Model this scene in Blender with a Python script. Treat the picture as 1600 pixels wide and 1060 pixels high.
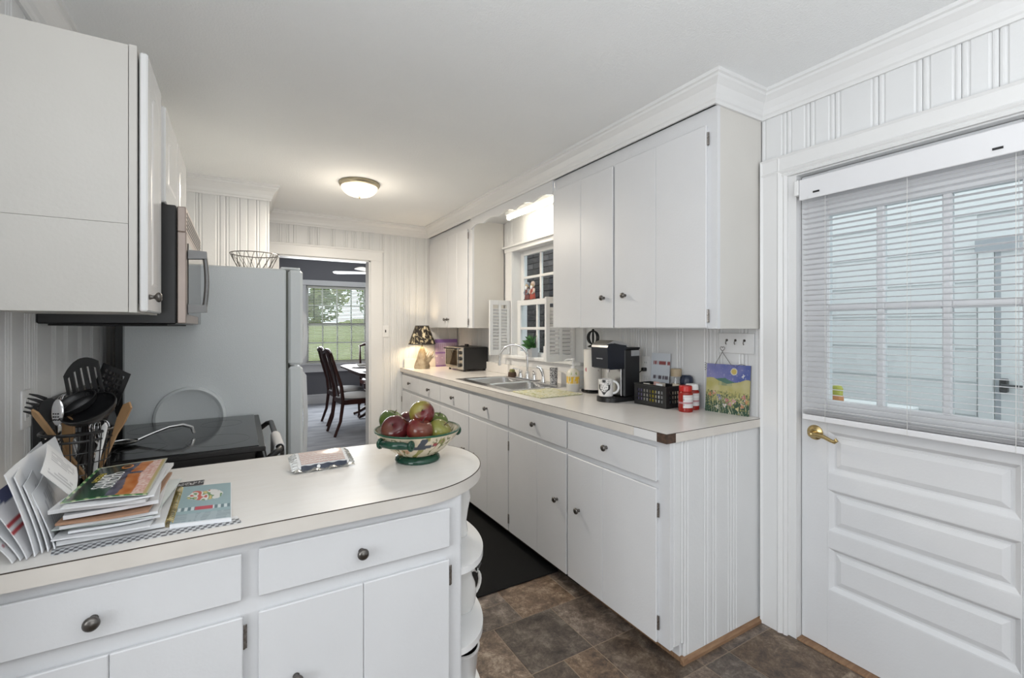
import bpy, math, random
from mathutils import Vector, Matrix, noise
for o in list(bpy.data.objects): bpy.data.objects.remove(o)
SC = bpy.context.scene; COL = SC.collection
R = random.Random(7)
PI = math.pi
# ------------------------------------------------------------------ camera
cam = bpy.data.cameras.new('camera'); co = bpy.data.objects.new('camera', cam); COL.objects.link(co)
cam.sensor_fit = 'HORIZONTAL'; cam.sensor_width = 36.0; cam.lens = 16.2; cam.shift_y = -18/1600; cam.clip_start = .02
co.location = (0, 0, 1.323); co.rotation_euler = (PI/2, 0, -math.radians(30.6)); SC.camera = co
# ------------------------------------------------------------------ world, lights, exposure
W = bpy.data.worlds.new('world'); SC.world = W; W.use_nodes = True
bg = W.node_tree.nodes['Background']; bg.inputs[0].default_value = (.93, .965, 1, 1); bg.inputs[1].default_value = 2.1
def area(name, loc, rot, sx, sy, power, col):
    l = bpy.data.lights.new(name, 'AREA'); l.shape = 'RECTANGLE'; l.size = sx; l.size_y = sy; l.energy = power; l.color = col
    o = bpy.data.objects.new(name, l); o.location = loc; o.rotation_euler = rot; COL.objects.link(o); return o
# added fill lights behind the camera, in front of windowless walls
area('rear_fill', (0.2, -4.3, 1.45), (PI/2, 0, 0), 4.0, 1.8, 3, (.95, .98, 1))
area('side_fill', (-2.5, -0.5, 1.5), (PI/2, 0, -PI/2), 2.4, 1.5, 54, (.94, .975, 1))
# added upward fill lights, standing in for a flash bounced off the ceiling
area('bounce_fill', (.4, -2.3, 1.2), (PI-.85, 0, 0), 1.4, 1.0, 17, (.955, .985, 1))
area('bounce_up', (.1, -.9, 1.2), (PI, 0, 0), 1.6, 1.2, 52, (.955, .985, 1))
area('dining_window_daylight', (1.5, 8.45, 1.5), (PI/2, 0, PI), 1.6, 1.2, 70, (.95, .98, 1))
vs = SC.view_settings; vs.view_transform = 'Standard'; vs.look = 'None'; vs.exposure = 0.11; vs.gamma = 1.0; vs.use_curve_mapping = False
SC.display_settings.display_device = 'sRGB'
# ------------------------------------------------------------------ materials
def srgb(r, g, b):
    f = lambda c: c/12.92 if c <= .04045 else ((c+.055)/1.055)**2.4
    return (f(r/255), f(g/255), f(b/255))
MATS = {}
def mat(name, col, rough=.5, metal=0, col2=None, scale=6, bump=0, bscale=60, spec=.5, emit=None, estr=1, coat=0, vcol=False, rnd=0, stretch=(1, 1, 1), detail=4, alpha=1, trans=0):
    m = bpy.data.materials.new(name); m.use_nodes = True; nt = m.node_tree; p = nt.nodes['Principled BSDF']
    N = nt.nodes.new; L = nt.links.new
    p.inputs['Base Color'].default_value = (*col, 1); p.inputs['Roughness'].default_value = rough; p.inputs['Metallic'].default_value = metal
    p.inputs['Specular IOR Level'].default_value = spec; p.inputs['Coat Weight'].default_value = coat; p.inputs['Transmission Weight'].default_value = trans
    p.inputs['Alpha'].default_value = alpha
    tc = N('ShaderNodeTexCoord'); mp = N('ShaderNodeMapping'); mp.inputs['Scale'].default_value = stretch; L(tc.outputs['Object'], mp.inputs[0])
    src = None
    if vcol:
        a = N('ShaderNodeVertexColor'); a.layer_name = 'Col'; src = a.outputs[0]
    elif col2:
        n = N('ShaderNodeTexNoise'); n.inputs['Scale'].default_value = scale; n.inputs['Detail'].default_value = detail; L(mp.outputs[0], n.inputs['Vector'])
        r = N('ShaderNodeValToRGB'); r.color_ramp.elements[0].position = .35; r.color_ramp.elements[1].position = .65
        r.color_ramp.elements[0].color = (*col, 1); r.color_ramp.elements[1].color = (*col2, 1); L(n.outputs[0], r.inputs[0]); src = r.outputs[0]
    if rnd:
        oi = N('ShaderNodeObjectInfo'); mr = N('ShaderNodeMapRange'); mr.inputs[3].default_value = 1-rnd; mr.inputs[4].default_value = 1+rnd; L(oi.outputs['Random'], mr.inputs[0])
        h = N('ShaderNodeHueSaturation'); L(mr.outputs[0], h.inputs['Value'])
        if src: L(src, h.inputs['Color'])
        else: h.inputs['Color'].default_value = (*col, 1)
        src = h.outputs[0]
    if src: L(src, p.inputs['Base Color'])
    if emit:
        p.inputs['Emission Color'].default_value = (*emit, 1); p.inputs['Emission Strength'].default_value = estr
    if bump:
        n2 = N('ShaderNodeTexNoise'); n2.inputs['Scale'].default_value = bscale; n2.inputs['Detail'].default_value = 3; L(mp.outputs[0], n2.inputs['Vector'])
        b = N('ShaderNodeBump'); b.inputs['Strength'].default_value = bump; b.inputs['Distance'].default_value = .004; L(n2.outputs[0], b.inputs['Height']); L(b.outputs[0], p.inputs['Normal'])
    MATS[name] = m; return m
def glassmat(name, tint=(1, 1, 1), rough=.02, refl=.08):
    m = bpy.data.materials.new(name); m.use_nodes = True; nt = m.node_tree; nt.nodes.remove(nt.nodes['Principled BSDF'])
    t = nt.nodes.new('ShaderNodeBsdfTransparent'); t.inputs[0].default_value = (*tint, 1)
    g = nt.nodes.new('ShaderNodeBsdfGlossy'); g.inputs['Roughness'].default_value = rough
    x = nt.nodes.new('ShaderNodeMixShader'); x.inputs[0].default_value = refl
    nt.links.new(t.outputs[0], x.inputs[1]); nt.links.new(g.outputs[0], x.inputs[2]); nt.links.new(x.outputs[0], nt.nodes['Material Output'].inputs[0])
    MATS[name] = m; return m
mat('paint', (.735, .74, .745), .42, bump=.12, bscale=90, col2=(.715, .72, .725), scale=3)
mat('cabinet', (.715, .72, .735), .36, bump=.12, bscale=120, col2=(.695, .70, .715), scale=4)
mat('cream', (.66, .64, .605), .4, bump=.1, bscale=90, col2=(.635, .615, .58), scale=3)
mat('ceil', (.88, .892, .90), .9, bump=.5, bscale=160, col2=(.865, .878, .887), scale=3)
mat('trim', (.755, .755, .755), .38, bump=.08, bscale=80)
mat('laminate', (.83, .805, .775), .22, col2=(.81, .78, .745), scale=9, detail=8, stretch=(1, 5, 1))
mat('laminate_edge', (.70, .66, .61), .35, col2=(.66, .62, .57), scale=12)
mat('seam', (.06, .045, .035), .7)
mat('brown_core', (.10, .055, .035), .8, col2=(.05, .03, .02), scale=80)
mat('pewter', (.16, .15, .14), .32, 1)
mat('hinge', (.20, .18, .16), .4, 1, col2=(.45, .42, .4), scale=150)
mat('chrome', (.75, .75, .76), .12, 1)
mat('steel', (.55, .55, .55), .25, 1, bump=.05, bscale=300)
mat('brass', (.55, .42, .2), .25, 1)
mat('antique_brass', (.50, .44, .32), .35, 1)
mat('black', (.012, .012, .013), .35)
mat('black_gloss', (.010, .010, .011), .08)
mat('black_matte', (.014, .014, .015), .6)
mat('rubber', (.009, .009, .009), .9, spec=.15, col2=(.013, .013, .013), scale=300, bump=.4, bscale=400)
mat('wood_raw', (.22, .12, .065), .7, col2=(.30, .18, .10), scale=12, stretch=(1, 8, 1))
mat('grout', (.26, .20, .145), .7)
mat('white', (.80, .80, .80), .4)
mat('white_gloss', (.82, .82, .82), .15)
mat('paper', (.80, .81, .83), .7, rnd=.08)
mat('vcol', (1, 1, 1), .5, vcol=True)
mat('vcol_gloss', (1, 1, 1), .16, vcol=True)
mat('vcol_matte', (1, 1, 1), .8, vcol=True)
mat('fridge', (.80, .84, .85), .34, bump=.35, bscale=350)
mat('fridge_gasket', (.13, .14, .12), .6)
mat('beige_metal', (.36, .30, .27), .35, .6)
mat('wall_grey', (.17, .17, .185), .7)
mat('carpet', (.27, .285, .32), .9, col2=(.43, .445, .49), scale=2.2, detail=8, stretch=(1, 3, 1))
mat('mahogany', (.055, .014, .010), .4, col2=(.03, .008, .006), scale=8, stretch=(1, 1, .2))
mat('wood_light', (.42, .26, .13), .5, col2=(.33, .19, .09), scale=10, stretch=(1, 1, .2))
mat('leaf', (.06, .19, .05), .5, rnd=.35)
mat('tree_leaf', (.10, .20, .05), .7, col2=(.30, .33, .10), scale=1.5, rnd=.3)
mat('brick', (.10, .095, .10), .85, col2=(.16, .14, .14), scale=20, rnd=.3, bump=.4)
mat('mortar', (.40, .40, .42), .9)
mat('siding', (.76, .77, .77), .5)
mat('galv', (.42, .44, .47), .4, .3)
mat('tube', (1, 1, 1), .4, emit=(1, .90, .72), estr=26)
mat('bulb', (1, 1, 1), .4, emit=(1, .83, .6), estr=14)
mat('frost', (.9, .86, .78), .35, emit=(1, .86, .66), estr=.9, trans=.0)
mat('blind', (.76, .76, .78), .4)
mat('dining_blind', (.70, .70, .62), .5)
mat('cord', (.7, .7, .68), .7)
mat('navy', (.012, .02, .045), .35)
mat('tan', (.42, .33, .22), .5)
mat('gold', (.45, .36, .16), .3, 1)
mat('towel', (.62, .62, .63), .95, bump=.4, bscale=300)
mat('green_glaze', (.008, .045, .028), .10, col2=(.012, .065, .035), scale=20)
mat('red_plastic', (.45, .015, .012), .3)
mat('red_gel', (.42, .025, .01), .2)
mat('soap', (.78, .72, .55), .2)
mat('tissue', (.70, .76, .80), .5)
glassmat('glass'); glassmat('window_glass', (.93, .97, .97), .01, .05); glassmat('screen_glass', (.5, .5, .5), .02, .12)
def tilemat():
    m = bpy.data.materials.new('tile'); m.use_nodes = True; nt = m.node_tree; p = nt.nodes['Principled BSDF']; N = nt.nodes.new; L = nt.links.new
    tc = N('ShaderNodeTexCoord'); oi = N('ShaderNodeObjectInfo'); ml = N('ShaderNodeMath'); ml.operation = 'MULTIPLY'; ml.inputs[1].default_value = 37
    ad = N('ShaderNodeVectorMath'); L(oi.outputs['Random'], ml.inputs[0]); L(tc.outputs['Object'], ad.inputs[0]); L(ml.outputs[0], ad.inputs[1])
    n = N('ShaderNodeTexNoise'); n.inputs['Scale'].default_value = 11; n.inputs['Detail'].default_value = 14; n.inputs['Roughness'].default_value = .86; n.inputs['Distortion'].default_value = .25; L(ad.outputs[0], n.inputs['Vector'])
    r = N('ShaderNodeValToRGB'); e = r.color_ramp.elements; e[0].position = .34; e[0].color = (.018, .013, .010, 1); e[1].position = .68; e[1].color = (.40, .31, .22, 1)
    for ps, c in ((.43, (.055, .037, .026)), (.51, (.12, .08, .053)), (.58, (.22, .17, .125))): q = e.new(ps); q.color = (*c, 1)
    L(n.outputs[0], r.inputs[0]); h = N('ShaderNodeHueSaturation'); mr = N('ShaderNodeMapRange'); mr.inputs[3].default_value = .75; mr.inputs[4].default_value = 1.7; L(oi.outputs['Random'], mr.inputs[0]); L(mr.outputs[0], h.inputs['Value'])
    m2 = N('ShaderNodeMath'); m2.operation = 'FRACT'; m3 = N('ShaderNodeMath'); m3.operation = 'MULTIPLY'; m3.inputs[1].default_value = 7.3; L(oi.outputs['Random'], m3.inputs[0]); L(m3.outputs[0], m2.inputs[0])
    mr2 = N('ShaderNodeMapRange'); mr2.inputs[3].default_value = .65; mr2.inputs[4].default_value = 1.1; L(m2.outputs[0], mr2.inputs[0]); L(mr2.outputs[0], h.inputs['Saturation'])
    L(r.outputs[0], h.inputs['Color']); L(h.outputs[0], p.inputs['Base Color']); p.inputs['Roughness'].default_value = .36
    b = N('ShaderNodeBump'); b.inputs['Strength'].default_value = .25; b.inputs['Distance'].default_value = .003; L(n.outputs[0], b.inputs['Height']); L(b.outputs[0], p.inputs['Normal']); MATS['tile'] = m
tilemat()
# ------------------------------------------------------------------ mesh builder
class MB:
    def __init__(s): s.v = []; s.f = []; s.c = None
    def add(s, vs, fs, cs=None):
        b = len(s.v); s.v += [Vector(p) for p in vs]; s.f += [tuple(b+i for i in f) for f in fs]
        if cs is not None or s.c is not None:
            if s.c is None: s.c = [(1, 1, 1)]*b
            s.c += list(cs) if cs is not None else [(1, 1, 1)]*len(vs)
        return s
    def box(s, x0, x1, y0, y1, z0, z1, c=0):
        x0, x1 = min(x0, x1), max(x0, x1); y0, y1 = min(y0, y1), max(y0, y1); z0, z1 = min(z0, z1), max(z0, z1)
        if c <= 0:
            return s.add([(x0,y0,z0),(x1,y0,z0),(x1,y1,z0),(x0,y1,z0),(x0,y0,z1),(x1,y0,z1),(x1,y1,z1),(x0,y1,z1)],
                         [(3,2,1,0),(4,5,6,7),(0,1,5,4),(1,2,6,5),(2,3,7,6),(3,0,4,7)])
        c = min(c, (x1-x0)*.49, (y1-y0)*.49, (z1-z0)*.49)
        vs = []; idx = {}
        for i, x in enumerate((x0, x1)):
            for j, y in enumerate((y0, y1)):
                for k, z in enumerate((z0, z1)):
                    dx, dy, dz = (c if i == 0 else -c), (c if j == 0 else -c), (c if k == 0 else -c)
                    idx[i,j,k] = len(vs)
                    vs += [(x, y+dy, z+dz), (x+dx, y, z+dz), (x+dx, y+dy, z)]
        I = lambda i, j, k, a: idx[i,j,k]+a
        fs = []
        def q(a): fs.append(a)
        for i in (0, 1):
            q(tuple(I(i,j,k,0) for j, k in ((0,0),(1,0),(1,1),(0,1)))[::1 if i else -1])
            q(tuple(I(j,i,k,1) for j, k in ((0,0),(1,0),(1,1),(0,1)))[::-1 if i else 1])
            q(tuple(I(j,k,i,2) for j, k in ((0,0),(1,0),(1,1),(0,1)))[::1 if i else -1])
        for i in (0, 1):
            for j in (0, 1):
                e = (I(i,j,0,0), I(i,j,0,1), I(i,j,1,1), I(i,j,1,0)); q(e if (i == j) else e[::-1])
                e = (I(i,0,j,0), I(i,1,j,0), I(i,1,j,2), I(i,0,j,2)); q(e if (i == j) else e[::-1])
                e = (I(0,i,j,1), I(0,i,j,2), I(1,i,j,2), I(1,i,j,1)); q(e if (i == j) else e[::-1])
                for k in (0, 1):
                    e = (I(i,j,k,0), I(i,j,k,1), I(i,j,k,2)); q(e if (i+j+k) % 2 else e[::-1])
        return s.add(vs, fs)
    def extr(s, poly, ax, a, b, flip=False):
        n = len(poly)
        def P(p, t): return {'x': (t, p[0], p[1]), 'y': (p[0], t, p[1]), 'z': (p[0], p[1], t)}[ax]
        vs = [P(p, a) for p in poly]+[P(p, b) for p in poly]
        fs = [tuple(range(n))[::-1], tuple(range(n, 2*n))]+[(i, (i+1) % n, n+(i+1) % n, n+i) for i in range(n)]
        return s.add(vs, fs)
    def lathe(s, prof, n=32, c=(0, 0, 0), colf=None, a0=0, a1=2*PI, sq=(1, 1)):
        full = abs(a1-a0-2*PI) < 1e-6; m = n if full else n+1
        vs = []; cs = []
        for i in range(m):
            a = a0+(a1-a0)*i/n
            for j, (r, z) in enumerate(prof):
                vs.append((c[0]+r*math.cos(a)*sq[0], c[1]+r*math.sin(a)*sq[1], c[2]+z))
                if colf: cs.append(colf(a, j/(len(prof)-1), r, z))
        k = len(prof); fs = []
        for i in range(n):
            for j in range(k-1):
                i2 = (i+1) % m; fs.append((i*k+j, i2*k+j, i2*k+j+1, i*k+j+1))
        return s.add(vs, fs, cs if colf else None)
    def cyl(s, p0, p1, r0, r1=None, n=16, cap=True):
        r1 = r0 if r1 is None else r1; p0 = Vector(p0); p1 = Vector(p1); d = (p1-p0).normalized()
        a = d.orthogonal().normalized(); b = d.cross(a); vs = []
        for p, r in ((p0, r0), (p1, r1)):
            vs += [p+a*r*math.cos(2*PI*i/n)+b*r*math.sin(2*PI*i/n) for i in range(n)]
        fs = [(i, (i+1) % n, n+(i+1) % n, n+i) for i in range(n)]
        if cap: fs += [tuple(range(n))[::-1], tuple(range(n, 2*n))]
        return s.add(vs, fs)
    def tube(s, pts, r, n=8, closed=False):
        P = [Vector(p) for p in pts]; m = len(P); vs = []; up = None
        rr = r if isinstance(r, (list, tuple)) else [r]*m
        for i in range(m):
            if closed: d = P[(i+1) % m]-P[i-1]
            else: d = P[min(i+1, m-1)]-P[max(i-1, 0)]
            d = d.normalized() if d.length > 1e-9 else Vector((0, 0, 1))
            if up is None: up = d.orthogonal().normalized()
            a = (up-d*up.dot(d)); a = a.normalized() if a.length > 1e-6 else d.orthogonal().normalized(); up = a; b = d.cross(a)
            vs += [P[i]+(a*math.cos(2*PI*k/n)+b*math.sin(2*PI*k/n))*rr[i] for k in range(n)]
        fs = []
        for i in range(m if closed else m-1):
            j = (i+1) % m
            fs += [(i*n+k, i*n+(k+1) % n, j*n+(k+1) % n, j*n+k) for k in range(n)]
        if not closed: fs += [tuple(range(n))[::-1], tuple((m-1)*n+k for k in range(n))]
        return s.add(vs, fs)
    def ball(s, c, rx, ry=None, rz=None, nu=20, nv=12, colf=None, warp=None):
        ry = rx if ry is None else ry; rz = rx if rz is None else rz; vs = []; cs = []
        for j in range(nv+1):
            t = PI*j/nv
            for i in range(nu):
                a = 2*PI*i/nu; d = Vector((math.sin(t)*math.cos(a), math.sin(t)*math.sin(a), -math.cos(t)))
                w = warp(d) if warp else 1
                vs.append((c[0]+d.x*rx*w, c[1]+d.y*ry*w, c[2]+d.z*rz*w))
                if colf: cs.append(colf(d))
        fs = [(j*nu+i, j*nu+(i+1) % nu, (j+1)*nu+(i+1) % nu, (j+1)*nu+i) for j in range(nv) for i in range(nu)]
        return s.add(vs, fs, cs if colf else None)
    def sheet(s, fn, nu, nv, th=0, colf=None, back=(.8, .8, .8)):
        g = [[Vector(fn(i/nu, j/nv)) for i in range(nu+1)] for j in range(nv+1)]; vs = []; cs = []
        for j in range(nv+1):
            for i in range(nu+1): vs.append(g[j][i]); cs.append(colf(i/nu, j/nv) if colf else back)
        w = nu+1; fs = [(j*w+i, j*w+i+1, (j+1)*w+i+1, (j+1)*w+i) for j in range(nv) for i in range(nu)]
        if th:
            b = len(vs)
            for j in range(nv+1):
                for i in range(nu+1):
                    du = g[j][min(i+1, nu)]-g[j][max(i-1, 0)]; dv = g[min(j+1, nv)][i]-g[max(j-1, 0)][i]
                    vs.append(g[j][i]-du.cross(dv).normalized()*th); cs.append(back)
            fs += [(b+(j+1)*w+i, b+(j+1)*w+i+1, b+j*w+i+1, b+j*w+i) for j in range(nv) for i in range(nu)]
            ring = [i for i in range(w)]+[j*w+nu for j in range(1, nv+1)]+[nv*w+i for i in range(nu-1, -1, -1)]+[j*w for j in range(nv-1, 0, -1)]
            for k in range(len(ring)): a, c2 = ring[k], ring[(k+1) % len(ring)]; fs.append((c2, a, b+a, b+c2))
        return s.add(vs, fs, cs if colf else None)
    def sweep(s, path, prof, closed=False):
        # path: xy points; profile (d to the left of travel, z); mitred corners
        P = [Vector((p[0], p[1])) for p in path]; n = len(P); vs = []
        for i in range(n):
            def nrm(a, b): d = (b-a).normalized(); return Vector((-d.y, d.x))
            if i == 0: m = nrm(P[0], P[1])
            elif i == n-1: m = nrm(P[-2], P[-1])
            else:
                a, b = nrm(P[i-1], P[i]), nrm(P[i], P[i+1]); m = (a+b); m = m/ max(.2, (1+a.dot(b)))
            for d, z in prof: q = P[i]+m*d; vs.append((q.x, q.y, z))
        k = len(prof); fs = [(i*k+j, i*k+(j+1) % k, (i+1)*k+(j+1) % k, (i+1)*k+j) for i in range(n-1) for j in range(k)]
        fs += [tuple(range(k)), tuple((n-1)*k+j for j in range(k))[::-1]]
        return s.add(vs, fs)
    def map(s, fn, flip=False):
        s.v = [Vector(fn(p)) for p in s.v]
        if flip: s.f = [f[::-1] for f in s.f]
        return s
    def xf(s, M): s.v = [M @ p for p in s.v]; return s
    def mesh(s, name, off=Vector((0, 0, 0)), m=None, smooth=False):
        me = bpy.data.meshes.new(name); me.from_pydata([p-off for p in s.v], [], s.f); me.update()
        if m: me.materials.append(MATS[m])
        if s.c:
            a = me.color_attributes.new('Col', 'FLOAT_COLOR', 'POINT')
            a.data.foreach_set('color', [x for c in s.c for x in (*c[:3], 1)])
        if smooth: me.shade_smooth() if smooth is True else None; 
        if smooth and smooth is not True: me.set_sharp_from_angle(angle=smooth) if hasattr(me, 'set_sharp_from_angle') else None
        return me
OFF = {}
def thing(name, label, cat, loc=(0, 0, 0), rz=0, group=None, local=False):
    o = bpy.data.objects.new(name, None); COL.objects.link(o); o.location = loc; o.rotation_euler = (0, 0, rz); o.empty_display_size = .05
    o['label'] = label; o['category'] = cat
    if group: o['group'] = group
    OFF[o.name] = Vector((0, 0, 0)) if local else Vector(loc); return o
def _mk(name, mb, m, parent, smooth):
    off = OFF.get(parent.name, Vector((0, 0, 0))) if parent else Vector((0, 0, 0))
    me = mb.mesh(name, off, m, False)
    o = bpy.data.objects.new(name, me); COL.objects.link(o)
    if parent: o.parent = parent
    OFF[o.name] = off
    if smooth:
        me.shade_smooth()
        me.set_sharp_from_angle(angle=math.radians(40 if smooth is True else smooth))
    return o
def part(name, mb, m, parent, smooth=False, label=None):
    o = _mk(name, mb, m, parent, smooth)
    if label: o['label'] = label
    return o
def inst(name, me, loc, parent, rot=(0, 0, 0), scale=(1, 1, 1)):
    o = bpy.data.objects.new(name, me); COL.objects.link(o); off = OFF.get(parent.name, Vector((0, 0, 0)))
    o.parent = parent; o.location = Vector(loc)-off; o.rotation_euler = rot; o.scale = scale; OFF[o.name] = off; return o
def struct(name, mb, m, parent=None, smooth=False):
    o = _mk(name, mb, m, parent, smooth)
    if parent is None: o['kind'] = 'structure'
    return o
def sroot(name):
    o = bpy.data.objects.new(name, None); COL.objects.link(o); o['kind'] = 'structure'; OFF[o.name] = Vector((0, 0, 0)); return o
def single(name, mb, m, label, cat, group=None, smooth=False):
    zs = min(p.z for p in mb.v); n = len(mb.v); b = Vector((sum(p.x for p in mb.v)/n, sum(p.y for p in mb.v)/n, zs))
    mb.v = [p-b for p in mb.v]; o = _mk(name, mb, m, None, smooth); o.location = b; o['label'] = label; o['category'] = cat
    if group: o['group'] = group
    OFF[o.name] = b; return o
def copytree(root, loc, rz, label=None):
    r = root.copy(); COL.objects.link(r); r.location = loc; r.rotation_euler = (0, 0, rz); OFF[r.name] = OFF[root.name]
    if label: r['label'] = label
    for ch in list(root.children):
        c = ch.copy(); COL.objects.link(c); c.parent = r
        for g in list(ch.children): d = g.copy(); COL.objects.link(d); d.parent = c
    return r
# frames: (s along the face, n out of the face, z) -> world
def face_r(x): return (lambda p: (x-p.y, p.x, p.z)), False     # faces -X
def face_p(y): return (lambda p: (p.x, y-p.y, p.z)), True      # faces -Y
def face_l(x): return (lambda p: (x+p.y, p.x, p.z)), True      # faces +X
def face_b(y): return (lambda p: (p.x, y+p.y, p.z)), False     # faces +Y
def mix(a, b, t): t = max(0, min(1, t)); return tuple(x+(y-x)*t for x, y in zip(a, b))
def text_mb(body, size, extrude=.0004, align='CENTER'):
    c = bpy.data.curves.new('t', 'FONT'); c.body = body; c.size = size; c.extrude = extrude; c.align_x = align; c.align_y = 'CENTER'; c.resolution_u = 3
    o = bpy.data.objects.new('t', c); COL.objects.link(o); dg = bpy.context.evaluated_depsgraph_get(); me = bpy.data.meshes.new_from_object(o.evaluated_get(dg))
    mb = MB().add([v.co.copy() for v in me.vertices], [tuple(p.vertices) for p in me.polygons])
    bpy.data.objects.remove(o); bpy.data.curves.remove(c); bpy.data.meshes.remove(me); return mb
def basis(o, x, y, z=None):
    x = Vector(x).normalized(); y = Vector(y); y = (y-x*y.dot(x)).normalized(); z = x.cross(y)
    return Matrix(((x.x, y.x, z.x, o[0]), (x.y, y.y, z.y, o[1]), (x.z, y.z, z.z, o[2]), (0, 0, 0, 1)))
# ================================================================== SETTING
XW, ZC, YB, XL, YC, XC = 2.034, 2.365, 4.60, -.55, 3.84, .19
# floor and tiles
floor = struct('floor', MB().box(-2.6, 2.2, -4.6, 4.66, -.06, -.0012), 'grout')
cell = .1525; tile_mesh = {}
occ = {}; tiles = []
nx, ny = 10, 23
x00, y00 = .50, .10
rt = random.Random(3)
for j in range(ny):
    for i in range(nx):
        if (i, j) in occ: continue
        ch = [(2, 2)]*5+[(1, 2)]*4+[(2, 1)]*3+[(1, 1)]*3; rt.shuffle(ch)
        for w, h in ch+[(1, 1)]:
            if i+w <= nx and j+h <= ny and all((i+a, j+b) not in occ for a in range(w) for b in range(h)):
                for a in range(w):
                    for b in range(h): occ[i+a, j+b] = 1
                tiles.append((i, j, w, h)); break
for i, j, w, h in tiles:
    k = (w, h)
    if k not in tile_mesh: tile_mesh[k] = MB().box(.0018, w*cell-.0018, .0018, h*cell-.0018, -.004, 0, .0012).mesh('tile', m='tile')
    inst('tile', tile_mesh[k], (x00+i*cell, y00+j*cell, rt.uniform(-.0003, .0003)), floor)
part('tile_surround', MB().box(-2.6, x00-.001, -4.6, 4.66, -.004, -.0008).box(x00, 2.2, -4.6, y00-.001, -.004, -.0008).box(x00, 2.2, y00+ny*cell, 4.66, -.004, -.0008).box(x00+nx*cell, 2.2, y00, y00+ny*cell, -.004, -.0008), 'tile', floor)
ceiling = struct('ceiling', MB().box(-2.6, 2.2, -4.6, YB+.1, ZC, ZC+.08), 'ceil')
def rects(ax, t0, t1, s0, s1, z0, z1, holes):
    # wall slab with rectangular holes; s along wall
    mb = MB(); cuts = sorted({s0, s1, *[h[0] for h in holes], *[h[1] for h in holes]})
    for a, b in zip(cuts, cuts[1:]):
        zz = z0
        for h in sorted([h for h in holes if h[0] <= a+1e-6 and h[1] >= b-1e-6], key=lambda h: h[2]):
            if h[2] > zz+1e-6: mb.box(*((t0, t1, a, b) if ax == 'x' else (a, b, t0, t1)), zz, h[2])
            zz = h[3]
        if zz < z1-1e-6: mb.box(*((t0, t1, a, b) if ax == 'x' else (a, b, t0, t1)), zz, z1)
    return mb
DY0, DY1, DZ = .325, 1.07, 1.968      # door opening
WY0, WY1, WZ0, WZ1 = 2.56, 3.42, 1.075, 1.985
wall_right = struct('wall_right', rects('x', XW+.012, XW+.14, -4.6, 4.7, 0, ZC, [(DY0, DY1, 0, DZ), (WY0, WY1, WZ0, WZ1)]), 'paint')
wall_back = struct('wall_back', rects('y', YB+.012, YB+.12, -.55, XW, 0, ZC, [(.29, 1.105, 0, 1.976)]), 'paint')
wall_left = struct('wall_left', MB().box(XL-.13, XL-.012, 1.0, 4.7, 0, ZC), 'paint')
wall_pantry = struct('wall_pantry', MB().box(XL, XC-.012, YC+.012, YC+.09, 0, ZC).box(XC-.09, XC-.012, YC+.09, YB, 0, ZC), 'paint')
struct('wall_side', MB().box(-2.6, XL-.13, 1.0, 1.12, 0, ZC), 'paint')
struct('wall_rear', rects('y', -4.6, -4.5, -2.6, 2.2, 0, ZC, []), 'paint')
struct('wall_breakfast', rects('x', -2.72, -2.6, -4.6, 1.12, 0, ZC, []), 'paint')
# panelling: moulded planks of random width
def plank(parent, fr, s0, s1, z0, z1, t=.012):
    w = s1-s0
    e = [(0, 0), (0, .68), (.003, .92), (.008, 1), (.013, .95), (.0155, .76), (.0185, .76), (.023, 1)]
    if w < .06: e = [(0, 0), (0, .7), (.004, .95), (.008, 1)]
    poly = [(s0+.0006+a, t*b) for a, b in e]+[(s1-.0006-a, t*b) for a, b in e[::-1]]
    return part('plank', MB().extr(poly[::-1], 'z', z0, z1).map(fr[0], fr[1]), 'paint', parent)
def planks(parent, fr, seams, z0, z1):
    for a, b in zip(seams, seams[1:]): plank(parent, fr, a, b, z0, z1)
def rseams(a, b, seed, ws=(.06, .085, .13, .17, .2)):
    r = random.Random(seed); s = [a]
    while s[-1] < b-.05: s.append(s[-1]+r.choice(ws))
    s[-1] = b; return s
fr = face_r(XW+.012)
planks(wall_right, fr, [-.62, -.45, -.33, -.16, -.05, .08, .25, .36, .463, .55, .65, .778, .923, 1.016, 1.11, 1.222], 2.062, ZC)
planks(wall_right, fr, rseams(1.222, 2.44, 4), .90, 1.36)
planks(wall_right, fr, rseams(2.44, 3.56, 5), .90, 1.0)
planks(wall_right, fr, rseams(3.56, 4.6, 6), .90, 1.36)
planks(wall_right, fr, rseams(2.40, 3.58, 8), 2.035, ZC)
fr = face_p(YB+.012)
planks(wall_back, fr, [.19, .304, .38, .42, .557, .62, .757, .873, .95, 1.04, 1.10, 1.222], 2.075, ZC)
planks(wall_back, fr, [1.222, 1.30, 1.368, 1.44, 1.50, 1.57, 1.66, 1.80, 1.92, 2.034], .0, ZC)
planks(wall_pantry, face_p(YC+.012), [-.55, -.43, -.36, -.245, -.12, -.085, .0, .05, .105, .19], 0, ZC)
planks(wall_pantry, face_l(XC-.012), rseams(3.84, 4.6, 12), 0, ZC)
planks(wall_left, face_l(XL-.012), rseams(1.0, 3.84, 14), .8, ZC)
# crown
prof = [(0, -.112), (.010, -.112), (.013, -.100), (.018, -.094), (.022, -.074), (.034, -.048), (.048, -.033), (.054, -.028), (.056, -.018), (.064, -.014), (.064, 0), (0, 0)]
UX, UY = 1.704, 1.222
path = [(XW, -4.5), (XW, UY), (UX, UY), (UX, YB), (XC, YB), (XC, YC), (XL, YC), (XL, 1.0)]
struct('trim_1', MB().sweep(path, [(d, ZC+z) for d, z in prof]), 'trim', smooth=False)
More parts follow.
